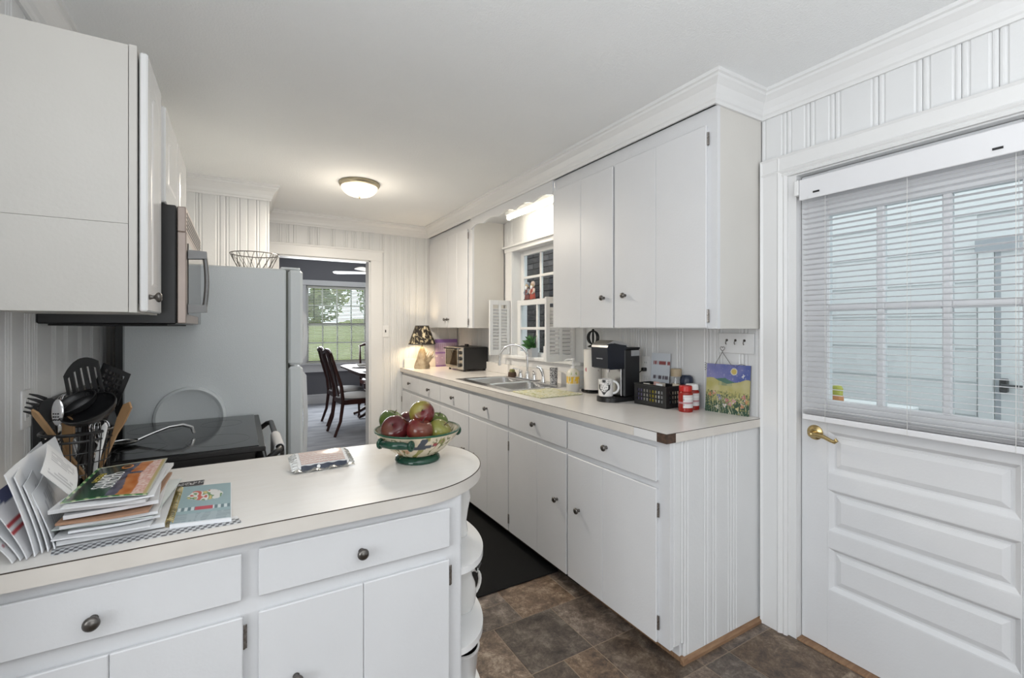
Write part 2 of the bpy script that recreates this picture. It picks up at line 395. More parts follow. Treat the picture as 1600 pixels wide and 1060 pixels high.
# door casing
def casing_prof(a, b, x, sgn):   # (s,n) profile from inner edge a to outer edge b
    w = b-a
    return [(a, 0), (a, .014), (a+.10*w, .018), (a+.16*w, .014), (a+.22*w, .020), (a+.30*w, .024), (a+.36*w, .020), (a+.9*w, .020), (b, .026), (b, 0)]
cas = sroot('trim_2')
p = casing_prof(1.10, 1.212, 0, 1)
part('casing_leg', MB().extr(p[::-1], 'z', 0, 2.06).map(*face_r(XW)), 'trim', cas)
part('casing_leg', MB().extr([(2*.6975-a, b) for a, b in p], 'z', 0, 2.06).map(*face_r(XW)), 'trim', cas)
ph = casing_prof(1.972, 2.062, 0, 1)
part('casing_head', MB().extr([(XW-.001-n, z) for z, n in ph], 'y', .10, 1.212), 'trim', cas)
part('jamb', MB().box(XW, XW+.14, DY1-.001, 1.104, 0, DZ+.03).box(XW, XW+.14, .29, DY0+.001, 0, DZ+.03).box(XW, XW+.14, DY0, DY1, DZ-.001, DZ+.03).box(XW+.09, XW+.105, DY1-.018, DY1, 0, DZ), 'trim', cas)
part('threshold', MB().box(XW+.0, XW+.14, DY0+.001, DY1-.001, -.003, .006, .002), 'wood_raw', cas)
cas2 = sroot('trim_3')
part('casing_leg', MB().box(1.105, 1.222, YB-.02, YB+.012, 0, 2.075, .004), 'trim', cas2)
part('casing_leg', MB().box(.192, .29, YB-.02, YB+.012, 0, 2.075, .004), 'trim', cas2)
part('casing_head', MB().box(.192, 1.222, YB-.024, YB+.012, 1.976, 2.080, .004).box(.192, 1.232, YB-.03, YB+.012, 2.066, 2.084, .003), 'trim', cas2)
part('jamb', MB().box(1.09, 1.106, YB-.005, YB+.13, 0, 1.985).box(.289, .305, YB-.005, YB+.13, 0, 1.985).box(.29, 1.105, YB-.005, YB+.13, 1.965, 1.985), 'trim', cas2)
# exterior door
XD = 2.07
door = sroot('door_1'); fr = face_r(XD)
SY0, SY1, PY0, PY1 = .329, 1.066, .42, .965
def fbox(s0, s1, n0, n1, z0, z1, c=0): return MB().box(s0, s1, n0, n1, z0, z1, c).map(*fr)
part('stile', fbox(PY1, SY1, -.042, 0, .008, 1.964, .002), 'cabinet', door); part('stile', fbox(SY0, PY0, -.042, 0, .008, 1.964, .002), 'cabinet', door)
for z0, z1 in ((.008, .25), (.428, .491), (.666, .726), (.902, 1.024), (1.782, 1.964)): part('rail', fbox(PY0, PY1, -.042, 0, z0, z1, .0), 'cabinet', door)
def ringrect(s0, s1, z0, z1, rings):
    mb = MB(); vs = []
    for i, n in rings: vs += [(s0+i, n, z0+i), (s1-i, n, z0+i), (s1-i, n, z1-i), (s0+i, n, z1-i)]
    fs = [(4*k+j, 4*k+(j+1) % 4, 4*k+4+(j+1) % 4, 4*k+4+j) for k in range(len(rings)-1) for j in range(4)]
    k = 4*(len(rings)-1); fs.append((k, k+1, k+2, k+3)); return mb.add(vs, fs)
for z0, z1 in ((.25, .428), (.491, .666), (.726, .902)):
    part('panel', ringrect(PY0, PY1, z0, z1, [(0, -.0005), (.004, -.001), (.018, -.016), (.026, -.017), (.028, -.013), (.046, -.006)]).map(*fr), 'cabinet', door)
GZ0, GZ1 = 1.024, 1.782; cw = (PY1-PY0-.05)/3; chh = (GZ1-GZ0-.028)/2
for i in (1, 2):
    s = PY0+cw*i+.025*(i-1); part('muntin', fbox(s, s+.025, -.036, -.004, GZ0, GZ1, .004), 'cabinet', door)
zz = GZ0+chh
for i in range(3): s = PY0+i*(cw+.025); part('muntin', fbox(s, s+cw, -.036, -.004, zz, zz+.028, .004), 'cabinet', door)
for i in range(3):
    for j in range(2):
        s = PY0+i*(cw+.025); z = GZ0+j*(chh+.028); part('pane', fbox(s, s+cw, -.022, -.018, z, z+chh), 'window_glass', door)
hd = part('lever_handle', MB().lathe([(0, .012), (.012, .012), (.022, .009), (.030, .004), (.031, 0)], 24).map(lambda p: (p.x+1.012, p.z, p.y+.885)).map(*fr), 'brass', door, smooth=True, label='polished brass lever handle')
pts = [(1.012, .01, .885), (1.012, .045, .885), (1.005, .055, .884), (.985, .056, .886), (.955, .054, .884), (.93, .053, .874), (.915, .053, .870), (.908, .053, .876), (.914, .053, .884)]
part('lever', MB().tube(pts, [.010, .009, .0095, .009, .008, .0075, .007, .0065, .005], 10).map(*fr), 'brass', hd, smooth=True)
# blind on the door
bl = thing('window_blind', 'white mini blind hanging over the glass of the white back door', 'blind', (XD-.02, .7, .93))
BY0, BY1 = .335, 1.045; xb = XD-.028
part('headrail', MB().box(xb-.022, xb+.018, BY0, BY1, 1.868, 1.934, .004), 'blind', bl)
part('valance', MB().box(xb-.030, xb-.024, BY0, BY1+.002, 1.852, 1.938, .002), 'blind', bl)
part('bracket', MB().box(xb-.034, xb+.022, BY1+.003, BY1+.02, 1.875, 1.938, .002), 'white', bl)
for y in (.46, .98): part('valance_clip', MB().box(xb-.0325, xb-.0298, y-.012, y+.012, 1.872, 1.879), 'black', bl)
slat = MB().sheet(lambda s, t: ((t-.5)*.0245, (s-.5)*(BY1-BY0), .0022*math.sin(PI*t)), 2, 4, .0006)
t = math.radians(6); slat.xf(Matrix.Rotation(t, 4, 'Y')); sm = slat.mesh('slat', m='blind')
ns = 41
for i in range(ns): inst('slat', sm, (xb, (BY0+BY1)/2, .988+i*.0213), bl, (R.uniform(-.004, .004), 0, 0))
part('bottom_rail', MB().box(xb-.013, xb+.013, BY0, BY1, .938, .962, .004), 'blind', bl)
for k in range(4): inst('stacked_slat', sm, (xb, (BY0+BY1)/2, .9655+k*.0035), bl)
for y in (BY0+.09, .69, BY1-.09): part('ladder_cord', MB().tube([(xb-.014, y, 1.87), (xb-.014, y, .94)], .0009, 5).tube([(xb+.014, y, 1.87), (xb+.014, y, .94)], .0009, 5), 'cord', bl)
part('tilt_wand', MB().tube([(xb-.034, BY1-.035, 1.86), (xb-.036, BY1-.032, 1.4), (xb-.034, BY1-.03, 1.02)], .0035, 6), 'glass', bl)
# window over the sink
win = sroot('window_1'); XS = 2.09
part('jamb', MB().box(XW+.0, XW+.141, WY1-.003, WY1+.02, WZ0, WZ1).box(XW, XW+.141, WY0-.02, WY0+.003, WZ0, WZ1).box(XW, XW+.141, WY0, WY1, WZ1-.003, WZ1+.02), 'trim', win)
for y in (WY1+.0, WY0-.10): part('casing', MB().box(XW-.018, XW+.012, y, y+.10, 1.06, 2.0, .004), 'trim', win)
part('head_casing', MB().box(XW-.02, XW+.012, WY0-.12, WY1+.12, 1.975, 2.015, .003).box(XW-.035, XW+.012, WY0-.14, WY1+.14, 2.012, 2.03, .003), 'trim', win)
part('sill', MB().box(XW-.045, XW+.10, WY0-.10, WY1+.10, 1.06, 1.085, .005), 'trim', win)
part('apron', MB().box(XW-.012, XW+.012, WY0-.10, WY1+.10, 1.0, 1.06, .003), 'trim', win)
def sash(x, z0, z1, name):
    f = part(name, MB().box(x-.015, x+.015, WY1-.05, WY1, z0, z1, .003).box(x-.015, x+.015, WY0, WY0+.05, z0, z1, .003).box(x-.015, x+.015, WY0+.05, WY1-.05, z0, z0+.045, .003).box(x-.015, x+.015, WY0+.05, WY1-.05, z1-.045, z1, .003), 'trim', win)
    a, b = WY0+.05, WY1-.05; w = (b-a-.044)/3; h = (z1-z0-.09-.022)/2
    for i in (1, 2): part('muntin', MB().box(x-.011, x+.011, a+w*i+.022*(i-1), a+w*i+.022*i, z0+.045, z1-.045, .003), 'trim', f)
    part('muntin', MB().box(x-.0105, x+.0105, a, b, z0+.045+h, z0+.067+h, .003), 'trim', f)
    for i in range(3):
        for j in range(2): part('pane', MB().box(x-.002, x+.002, a+i*(w+.022), a+i*(w+.022)+w, z0+.045+j*(h+.022), z0+.045+j*(h+.022)+h), 'window_glass', f)
sash(XS+.035, 1.515, WZ1, 'upper_sash'); sash(XS, WZ0, 1.555, 'lower_sash')
# porch outside
porch = struct('exterior_porch', MB().box(2.18, 9, -6, 14, -.16, -.06), 'mortar')
we = struct('wall_exterior', MB().box(3.42, 3.5, -1.5, 3.25, -.06, 2.7), 'siding')
for k in range(15):
    z = -.05+k*.18
    if z < 1.9: part('siding_board', MB().extr([(3.42, z), (3.406, z), (3.412, z+.185), (3.42, z+.185)], 'y', .86, 3.2), 'siding', we)
    else: part('siding_board', MB().extr([(3.42, z), (3.406, z), (3.412, z+.185), (3.42, z+.185)], 'y', -1.5, 3.2), 'siding', we)
pd = sroot('door_2')
part('door_frame', MB().box(3.385, 3.43, .79, .85, -.06, 1.78, .004), 'siding', pd)
part('lintel', MB().box(3.375, 3.43, -.1, .86, 1.721, 1.79, .004), 'galv', pd)
part('weather_strip', MB().box(3.393, 3.396, .765, .785, -.05, 1.72), 'galv', pd)
part('door_panel', MB().box(3.395, 3.42, -.1, .789, -.05, 1.72, .004), 'siding', pd)
part('door_handle', MB().box(3.36, 3.395, .735, .765, .99, 1.06, .004).tube([(3.365, .755, 1.025), (3.35, .75, 1.025), (3.35, .66, 1.025)], .009, 8), 'black', pd)
wb = struct('wall_brick', MB().box(3.02, 3.12, 3.30, 5.9, -.06, 2.7), 'mortar')
bm_ = MB().box(0, .03, 0, .2, 0, .058, .003).mesh('brick', m='brick')
for k in range(20):
    for i in range(7):
        inst('brick', bm_, (2.995+R.uniform(-.002, .002), 3.84+i*.21-(k % 2)*.105, .86+k*.068), wb)
part('upper_brickwork', MB().box(3.0, 3.02, 3.3, 5.9, 2.22, 2.7), 'brick', wb); part('lower_brickwork', MB().box(3.0, 3.02, 3.3, 5.9, -.06, .86), 'brick', wb)
t = thing('porch_table', 'low white porch shelf behind the lower left door pane', 'shelf', (2.62, 1.15, -.06))
part('tabletop', MB().box(2.5, 2.78, .9, 1.4, .92, .945, .004), 'siding', t)
for x in (2.53, 2.75):
    for y in (.93, 1.37): part('leg', MB().box(x-.02, x+.02, y-.02, y+.02, -.06, .92), 'siding', t)
t = thing('plastic_bottle', 'small yellow-green bottle with an orange base seen through the door glass', 'bottle', (2.6, 1.168, .946))
part('base', MB().lathe([(0, 0), (.026, 0), (.028, .01), (.027, .034), (0, .034)], 16, (2.6, 1.168, .946)), 'tan', t, True)
mat('lime', (.42, .42, .05), .4); mat('orange', (.55, .22, .07), .5)
t.children[0].data.materials[0] = MATS['orange']
part('body', MB().lathe([(0, .034), (.024, .035), (.025, .07), (.018, .082), (0, .084)], 16, (2.6, 1.168, .946)), 'lime', t, True)
# dining room
struct('floor_dining', MB().box(-1.6, 3.8, 4.66, 8.75, -.06, 0), 'carpet')
struct('ceiling_dining', MB().box(-1.6, 3.8, 4.73, 8.75, 2.62, 2.7), 'ceil')
YD = 8.6
wd = struct('wall_dining', rects('y', YD, YD+.12, -1.6, 3.8, 0, 2.65, [(.98, 2.02, .70, 2.05)]), 'wall_grey')
struct('wall_dining_left', MB().box(-1.7, -1.6, 4.7, 8.7, 0, 2.65), 'wall_grey'); struct('wall_dining_right', MB().box(3.8, 3.9, 4.7, 8.7, 0, 2.65), 'wall_grey')
struct('wall_dining_near', rects('y', YB+.121, YB+.13, -1.6, 3.8, 0, 2.65, [(.29, 1.105, 0, 1.976)]), 'wall_grey')
struct('baseboard_dining', MB().box(-1.6, 3.8, YD-.018, YD, 0, .15, .004).box(-1.6, 3.8, YD-.024, YD, .135, .165, .003), 'trim')
w2 = sroot('window_2')
part('casing', MB().box(.88, .98, YD-.022, YD, .62, 2.05, .004), 'trim', w2); part('casing', MB().box(2.02, 2.12, YD-.022, YD, .62, 2.05, .004), 'trim', w2)
part('head_casing', MB().box(.86, 2.14, YD-.03, YD, 2.05, 2.14, .004), 'trim', w2)
part('sill', MB().box(.85, 2.15, YD-.06, YD+.06, .68, .705, .005), 'trim', w2); part('apron', MB().box(.88, 2.12, YD-.025, YD, .55, .68, .004).box(.88, 2.12, YD-.032, YD, .55, .575, .003), 'trim', w2)
for z0, z1, y in ((.70, 1.40, YD+.05), (1.36, 2.05, YD+.085)):
    f = part('sash', MB().box(.98, 1.03, y-.015, y+.015, z0, z1).box(1.97, 2.02, y-.015, y+.015, z0, z1).box(1.03, 1.97, y-.015, y+.015, z0, z0+.045).box(1.03, 1.97, y-.015, y+.015, z1-.045, z1), 'trim', w2)
    for x in (1.257, 1.5, 1.743): part('muntin', MB().box(x-.011, x+.011, y-.011, y+.011, z0+.045, z1-.045), 'trim', f)
    part('muntin', MB().box(1.03, 1.97, y-.010, y+.010, (z0+z1)/2-.011, (z0+z1)/2+.011), 'trim', f)
    part('pane', MB().box(1.03, 1.97, y-.002, y+.002, z0+.045, z1-.045), 'window_glass', f)
b2 = thing('dining_blind', 'raised-slat white blind in the far dining room window', 'blind', (1.5, YD+.01, .71))
part('headrail', MB().box(1.0, 2.0, YD-.005, YD+.03, 2.0, 2.045, .003), 'dining_blind', b2)
sl = MB().sheet(lambda s, t: ((s-.5)*.98, (t-.5)*.03, .002*math.sin(PI*t)), 1, 2, .0008); sl.xf(Matrix.Rotation(math.radians(-24), 4, 'X')); slm = sl.mesh('slat', m='dining_blind')
for i in range(46): inst('slat', slm, (1.5, YD+.012, .745+i*.0272), b2)
part('bottom_rail', MB().box(1.01, 1.99, YD, YD+.026, .708, .725, .003), 'dining_blind', b2)
for x in (1.12, 1.5, 1.88): part('ladder_cord', MB().tube([(x, YD-.004, 2.0), (x, YD-.004, .72)], .0012, 5), 'cord', b2)
part('tilt_wand', MB().tube([(1.11, YD-.01, 2.0), (1.11, YD-.012, 1.45)], .004, 6), 'black', b2)
# garden seen through the dining window
mat('lawn', (.30, .34, .14), .9, col2=(.36, .38, .2), scale=3)
single('garden_hedge', MB().sheet(lambda s, t: (-8+20*s, 15+.6*math.sin(s*30), -.4+1.9*t+.12*math.sin(s*47)), 40, 4, .5), 'lawn', 'pale clipped hedge across the garden beyond the dining window', 'hedge')
def foliage(c, r, n, sz, seed):
    rr = random.Random(seed); mb = MB()
    for _ in range(n):
        d = Vector((rr.gauss(0, 1), rr.gauss(0, 1), rr.gauss(0, 1))).normalized()*rr.uniform(.5, 1)
        p = Vector(c)+Vector((d.x*r[0], d.y*r[1], d.z*r[2])); a = Vector((rr.gauss(0, 1), rr.gauss(0, 1), rr.gauss(0, 1))).normalized(); b = a.orthogonal().normalized()
        s_ = sz*rr.uniform(.6, 1.3); mb.add([p-a*s_, p+b*s_*.5, p+a*s_, p-b*s_*.5], [(0, 1, 2, 3)])
    return mb
for k, (x, y, z, h, lab) in enumerate(((1.6, 17.5, 2.9, 1.7, 'leafy green tree showing in the upper left dining window panes'), (6.0, 19.5, 3.0, 1.9, 'leafy yellow-green tree showing in the right dining window panes'))):
    t = thing('garden_tree', lab, 'tree', (x, y, -.16), group='garden trees')
    part('trunk', MB().tube([(x, y, -.16), (x+.1, y, 1.2), (x-.05, y, 2.6)], [.16, .13, .08], 8), 'wood_raw', t)
    o = part('foliage', foliage((x, y, z), (2.0, 1.2, h), 3200, .13, k+5), 'tree_leaf', t); o['kind'] = 'stuff'
# ================================================================== CABINETS AND WORKTOPS
knob_mb = MB().lathe([(0, 0), (.008, 0), (.0065, .004), (.005, .008), (.006, .012), (.012, .016), (.0145, .020), (.0135, .025), (.009, .0285), (0, .0295)], 20)
def kmesh(axis):
    mb = MB(); mb.v = [p.copy() for p in knob_mb.v]; mb.f = list(knob_mb.f)
    mb.map({'-x': lambda p: (-p.z, p.x, p.y), '-y': lambda p: (p.x, -p.z, p.y), '+x': lambda p: (p.z, p.x, p.y)}[axis], axis != '-y')
    me = mb.mesh('knob', m='pewter'); me.shade_smooth(); return me
KN = {a: kmesh(a) for a in ('-x', '-y', '+x')}
def hinge_mesh(fr):
    mb = MB().box(-.0065, .0065, 0, .0022, -.028, .028, .0008).cyl((0, .0032, -.027), (0, .0032, .027), .0036, n=8)
    return mb.map(fr[0], fr[1]).mesh('hinge', m='hinge')
HM = {'-x': hinge_mesh(face_r(0)), '-y': hinge_mesh(face_p(0)), '+x': hinge_mesh(face_l(0))}
def loc3(ax, pl, s, n, z): return {'-x': (pl-n, s, z), '-y': (s, pl-n, z), '+x': (pl+n, s, z)}[ax]
def frof(ax, pl): return {'-x': face_r, '-y': face_p, '+x': face_l}[ax](pl)
def slab_front(kind, root, ax, pl, s0, s1, z0, z1, seams=(), knob=None, hinges=(), th=.017, m='cabinet'):
    fr = frof(ax, pl)
    d = part(kind, MB().box(s0+.004, s1-.004, 0, th*.55, z0+.004, z1-.004).map(*fr), m, root)
    cs = [s0, *seams, s1]
    for a, b in zip(cs, cs[1:]):
        part('board', MB().box(a+(.0006 if a != s0 else 0), b-(.0006 if b != s1 else 0), th*.5, th, z0, z1, .0022).map(*fr), m, d)
    if knob: inst('knob', KN[ax], loc3(ax, pl, knob[0], th, knob[1]), d)
    for s, z in hinges: inst('hinge', HM[ax], loc3(ax, pl, s, th*.35 if not (s0 < s < s1) else th, z), d)
    return d
def frame_mb(ax, pl, s0, s1, z0, z1, openings, th=.019):
    mb = MB(); cuts = sorted({z0, z1, *[o[2] for o in openings], *[o[3] for o in openings]})
    fr = frof(ax, pl)
    for a, b in zip(cuts, cuts[1:]):
        s = s0
        for o in sorted([o for o in openings if o[2] <= a+1e-6 and o[3] >= b-1e-6]):
            if o[0] > s: mb.box(s, o[0], -th, 0, a, b)
            s = o[1]
        if s < s1: mb.box(s, s1, -th, 0, a, b)
    return mb.map(*fr)
FX = 1.432
UN = [(1.222, 1.851, 1.276, 1.846, (1.587,), (1.755, .437), 'r', 'white base cabinet at the panelled end of the sink run, below the red jars'),
      (1.851, 2.438, 1.857, 2.434, (2.122,), (1.933, .435), 'l', 'white base cabinet below the coffee maker and its mug'),
      (2.438, 3.002, 2.442, 2.998, (2.72,), (2.92, .437), 'r', 'white base cabinet below the yellow and green drying mat'),
      (3.002, 3.55, 3.006, 3.546, (3.29,), (3.08, .437), 'l', 'white base cabinet below the far half of the steel sink'),
      (3.55, 4.05, 3.554, 4.046, (3.8,), (3.97, .437), 'r', 'white base cabinet below the toaster oven'),
      (4.05, 4.598, 4.056, 4.58, (4.31,), (4.12, .437), 'l', 'white base cabinet below the floral table lamp')]
for k, (a, b, d0, d1, se, kn, hs, lab) in enumerate(UN):
    t = thing('base_cabinet', lab, 'cabinet', (FX+.3, (a+b)/2, 0), group='white base cabinets of the sink run')
    e = .012 if k == 0 else .0005
    part('carcass', MB().box(FX+.019, 2.03, a+e, a+.018+e, .075, .874).box(FX+.019, 2.03, b-.018, b-.0005, .075, .874).box(FX+.019, 2.03, a+.018+e, b-.018, .075, .095).box(2.018, 2.03, a+.018+e, b-.018, .095, .874), 'cabinet', t)
    part('face_frame', frame_mb('-x', FX, a, b-.0005, .072, .875, [(d0+.02, d1-.02, .10, .66), (d0+.02, d1-.02, .73, .83)]), 'cabinet', t)
    slab_front('drawer', t, '-x', FX, d0, d1, .713, .850, (), ((d0+d1)/2, .785))
    he = d0-.001 if hs == 'r' else d1-.0015
    slab_front('door', t, '-x', FX, d0, d1, .078, .686, se, kn, [(he, .60), (he, .155)])
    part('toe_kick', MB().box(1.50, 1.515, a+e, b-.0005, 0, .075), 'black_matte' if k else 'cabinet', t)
    if k == 0:
        fr = face_p(1.222+.012)
        for s0, s1 in ((1.516, 1.655), (1.655, 1.69), (1.69, 1.81), (1.81, 1.83), (1.83, 2.032)): plank(t, fr, s0, s1, 0.002, .874).name = 'end_plank'
        plank(t, fr, 1.433, 1.516, .077, .874).name = 'end_plank'
        part('shoe_moulding', MB().extr([(1.2215, 0), (1.206, 0), (1.207, .012), (1.213, .019), (1.2215, .021)], 'x', 1.49, 2.03).extr([(1.515, 0), (1.4985, 0), (1.4985, .019), (1.515, .019)], 'y', 1.207, 1.85), 'wood_raw', t)
# worktop of the sink run
CX, CY = 1.402, 1.212
SX0, SX1, SY0_, SY1_ = 1.485, 1.975, 2.54, 3.34
def plate(x0, x1, y0, y1, z0, z1, holes):
    mb = MB(); cuts = sorted({y0, y1, *[h[2] for h in holes], *[h[3] for h in holes]})
    for a, b in zip(cuts, cuts[1:]):
        s = x0
        for h in sorted([h for h in holes if h[2] <= a+1e-6 and h[3] >= b-1e-6]):
            if h[0] > s: mb.box(s, h[0], a, b, z0, z1)
            s = h[1]
        if s < x1: mb.box(s, x1, a, b, z0, z1)
    return mb
ct = thing('countertop', 'long pale laminate countertop with the sink, chipped at its end corner', 'countertop', (1.7, 2.9, .876))
part('slab', plate(CX+.003, 2.032, CY+.003, 4.598, .876, .914, [(SX0, SX1, SY0_, SY1_)]), 'laminate', ct)
part('edge_strip', MB().box(CX, CX+.003, 1.385, 4.598, .877, .9125), 'laminate_edge', ct)
part('edge_strip', MB().box(1.455, 2.032, CY, CY+.003, .877, .9125), 'laminate_edge', ct)
part('repair_strip', MB().box(CX+.0005, CX+.003, 1.262, 1.383, .877, .912), 'trim', ct, label='chipped white repair strip')
part('exposed_core', MB().box(CX+.0012, CX+.003, CY+.0015, 1.262, .8765, .912).box(CX+.003, 1.455, CY+.0012, CY+.003, .8765, .912), 'brown_core', ct, label='bare brown corner')
part('seam_line', MB().box(CX-.0002, CX+.0022, CY, 4.598, .9126, .9143).box(CX, 2.032, CY-.0002, CY+.0022, .9126, .9143), 'seam', ct)
part('backsplash', MB().box(2.008, 2.0335, 2.40, 4.598, .9142, 1.0, .003).box(1.44, 2.008, 4.574, 4.5985, .9142, 1.0, .003), 'laminate', ct)
# sink
sk = thing('kitchen_sink', 'stainless steel double bowl sink set into the countertop', 'sink', (1.73, 2.94, .914))
ym = (SY0_+SY1_)/2
H = [(1.53, 1.90, SY0_+.035, ym-.015), (1.53, 1.90, ym+.015, SY1_-.035)]
part('rim', plate(SX0-.018, SX1+.018, SY0_-.018, SY1_+.018, .9143, .9185, H), 'steel', sk)
for x0, x1, y0, y1 in H:
    mb = MB(); rg = []
    for ins, z in ((0, .9183), (.004, .910), (.008, .78), (.02, .752), (.04, .745)):
        r = .05; pts = []
        for cx, cy, a0 in ((x1-ins-r, y1-ins-r, 0), (x0+ins+r, y1-ins-r, 90), (x0+ins+r, y0+ins+r, 180), (x1-ins-r, y0+ins+r, 270)):
            for q in range(5): a = math.radians(a0+q*22.5); pts.append((cx+r*math.cos(a)*(1 if ins else .2)+(.04*(1 if math.cos(a) > .01 else -1 if math.cos(a) < -.01 else (1 if a0 in (0, 270) else -1)) if not ins else 0), cy+r*math.sin(a)*(1 if ins else .2)+(.04*(1 if math.sin(a) > .01 else -1 if math.sin(a) < -.01 else (1 if a0 in (0, 90) else -1)) if not ins else 0), z))
        rg.append(pts)
    n = 20; vs = [p for r_ in rg for p in r_]; fs = [(i*n+k, (i+1)*n+k, (i+1)*n+(k+1) % n, i*n+(k+1) % n) for i in range(len(rg)-1) for k in range(n)]+[tuple(range((len(rg)-1)*n, len(rg)*n))]
    b = part('bowl', mb.add(vs, fs), 'steel', sk, smooth=50)
    part('drain', MB().lathe([(0, .003), (.03, .003), (.036, .001), (.038, 0)], 20, ((x0+x1)/2, (y0+y1)/2, .7455)), 'chrome', b, True)
# upper cabinets by the window
def upper(lab, y0, y1, doors, first):
    t = thing('wall_cabinet', lab, 'cabinet', (1.87, (y0+y1)/2, 1.318), group='white wall cabinets of the sink run')
    part('carcass', MB().box(1.74, 2.0335, y0+.0, y0+.018, 1.318, 2.253).box(1.74, 2.0335, y1-.018, y1-.002, 1.318, 2.253).box(1.74, 2.0335, y0+.018, y1-.018, 1.318, 1.336).box(1.74, 2.0335, y0+.018, y1-.018, 2.235, 2.253), 'cream', t)
    part('face_frame', frame_mb('-x', 1.721, y0, y1-.002, 1.318, 2.256, [(d[0]+.02, d[1]-.02, 1.36, 2.15) for d in doors]), 'cabinet', t)
    for d0, d1, se, kn, he in doors: slab_front('door', t, '-x', 1.721, d0, d1, 1.3215, 2.183, se, kn, [(he, 2.125), (he, 1.372)])
    return t
upper('large white wall cabinet with two grooved doors above the coffee maker', 1.222, 2.38, [(1.264, 1.819, (1.54,), (1.74, 1.487), 1.262), (1.832, 2.372, (2.10,), (1.90, 1.483), 2.374)], True)
upper('smaller white wall cabinet in the corner above the toaster oven', 3.582, 4.598, [(3.65, 4.086, (3.87,), (4.055, 1.40), 3.648), (4.095, 4.57, (4.33,), (4.13, 1.40), 4.572)], False)
# scalloped valance
nv = 60; top = []; bot = []
for i in range(nv+1):
    s = i/nv; y = 2.3785+s*(3.5815-2.3785); w = abs(math.sin(s*PI*5)); bot.append((y, 2.163+.02*w+.012*math.sin(s*PI)))
poly = [(2.3785, 2.256)]+bot+[(3.5815, 2.256)]
vt = thing('window_valance', 'white scalloped wooden valance board bridging the two wall cabinets', 'valance', (1.71, 2.98, 2.16))
part('board', MB().extr(poly, 'x', 1.704, 1.72), 'cabinet', vt)
part('soffit_board', MB().box(1.72, 2.0335, 2.3785, 3.5815, 2.246, 2.256), 'cabinet', vt)
tl = thing('fluorescent_light', 'lit fluorescent tube fixture behind the scalloped window valance', 'light', (1.85, 2.82, 2.18))
part('housing', MB().box(1.825, 1.875, 2.44, 3.20, 2.215, 2.245, .003), 'white', tl)
part('end_cap', MB().box(1.835, 1.865, 2.44, 2.46, 2.180, 2.2155, .002), 'white', tl); part('end_cap', MB().box(1.835, 1.865, 3.18, 3.20, 2.180, 2.2155, .002), 'white', tl)
part('tube', MB().cyl((1.85, 2.46, 2.196), (1.85, 3.18, 2.196), .013, n=14), 'tube', tl, True)
# cafe shutters
def shutter(lab, y, x0, x1, z0, z1, rz):
    t = thing('cafe_shutter', lab, 'shutter', (x1, y, z0), rz, group='cafe shutters of the sink window', local=True)
    w = x1-x0
    for a, b in ((-w, -w+.03), (-.03, 0), (-w/2-.012, -w/2+.012)): part('stile', MB().box(a, b, -.011, .011, 0, z1-z0, .002), 'trim', t)
    for a, b in ((0, .045), (z1-z0-.04, z1-z0)): part('rail', MB().box(-w+.03, -w/2-.012, -.010, .010, a, b, .001).box(-w/2+.012, -.03, -.010, .010, a, b, .001), 'trim', t)
    n = int((z1-z0-.09)/.027); lw = w/2-.042
    lm = MB().box(-lw/2, lw/2, -.0035, .0035, -.014, .014, .002).xf(Matrix.Rotation(math.radians(38), 4, 'X')).mesh('louver', m='trim')
    for cx in (-w+.03+lw/2, -.03-lw/2):
        for k in range(n): inst('louver', lm, (cx, 0, .06+k*.027), t)
    return t
shutter('open louvred white shutter beside the corner cabinet, far side of the sink window', 3.445, 1.815, 2.01, 1.09, 1.555, 0)
shutter('open louvred white shutter showing below the large wall cabinet, near side of the sink window', 2.545, 1.765, 2.01, 1.09, 1.53, 0)
# ------------------------------------------------------------------ peninsula
PF, PZ = 1.252, .865
t = thing('peninsula_cabinet', 'white peninsula cabinet with two wide drawers under the papers and fruit bowl', 'cabinet', (0, 1.5, 0))
part('carcass', MB().box(-.548, .562, PF+.019, 1.80, .075, .09).box(-.548, -.53, PF+.019, 1.80, .09, .826).box(.544, .562, PF+.019, 1.80, .0, .826).box(-.53, .544, 1.782, 1.80, 0, .826).box(.0, .018, PF+.019, 1.78, .09, .826), 'cabinet', t)
part('face_frame', frame_mb('-y', PF, -.548, .562, .072, .826, [(-.53, -.02, .71, .785), (.06, .50, .71, .785), (-.53, -.02, .1, .63), (.06, .50, .1, .63)]), 'cabinet', t)
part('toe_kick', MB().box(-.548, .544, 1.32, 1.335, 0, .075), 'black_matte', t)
slab_front('drawer', t, '-y', PF, -.512, .005, .690, .798, (), (-.254, .733)); slab_front('drawer', t, '-y', PF, .039, .523, .690, .801, (), (.274, .739))
slab_front('door', t, '-y', PF, -.50, .007, .08, .651, (-.231,), (-.30, .473), [(.009, .60), (.009, .15)])
slab_front('door', t, '-y', PF, .039, .521, .08, .653, (.28,), (.119, .473), [(.526, .603), (.526, .15)])
pc = thing('peninsula_countertop', 'pale laminate peninsula countertop with a rounded end', 'countertop', (0, 1.5, .827))
cx, cy, rr = .42, 1.53, .312
arc = [(cx+rr*math.cos(a), cy+rr*math.sin(a)) for a in [(-90+i*180/48)*PI/180 for i in range(49)]]
outl = [(-.549, cy-rr)]+arc+[(-.549, cy+rr)]
def inset(d): return [(-.549, cy-rr+d)]+[(cx+(rr-d)*math.cos(a), cy+(rr-d)*math.sin(a)) for a in [(-90+i*180/48)*PI/180 for i in range(49)]]+[(-.549, cy+rr-d)]
part('slab', MB().extr(inset(.0015), 'z', .827, PZ), 'laminate', pc, smooth=30)
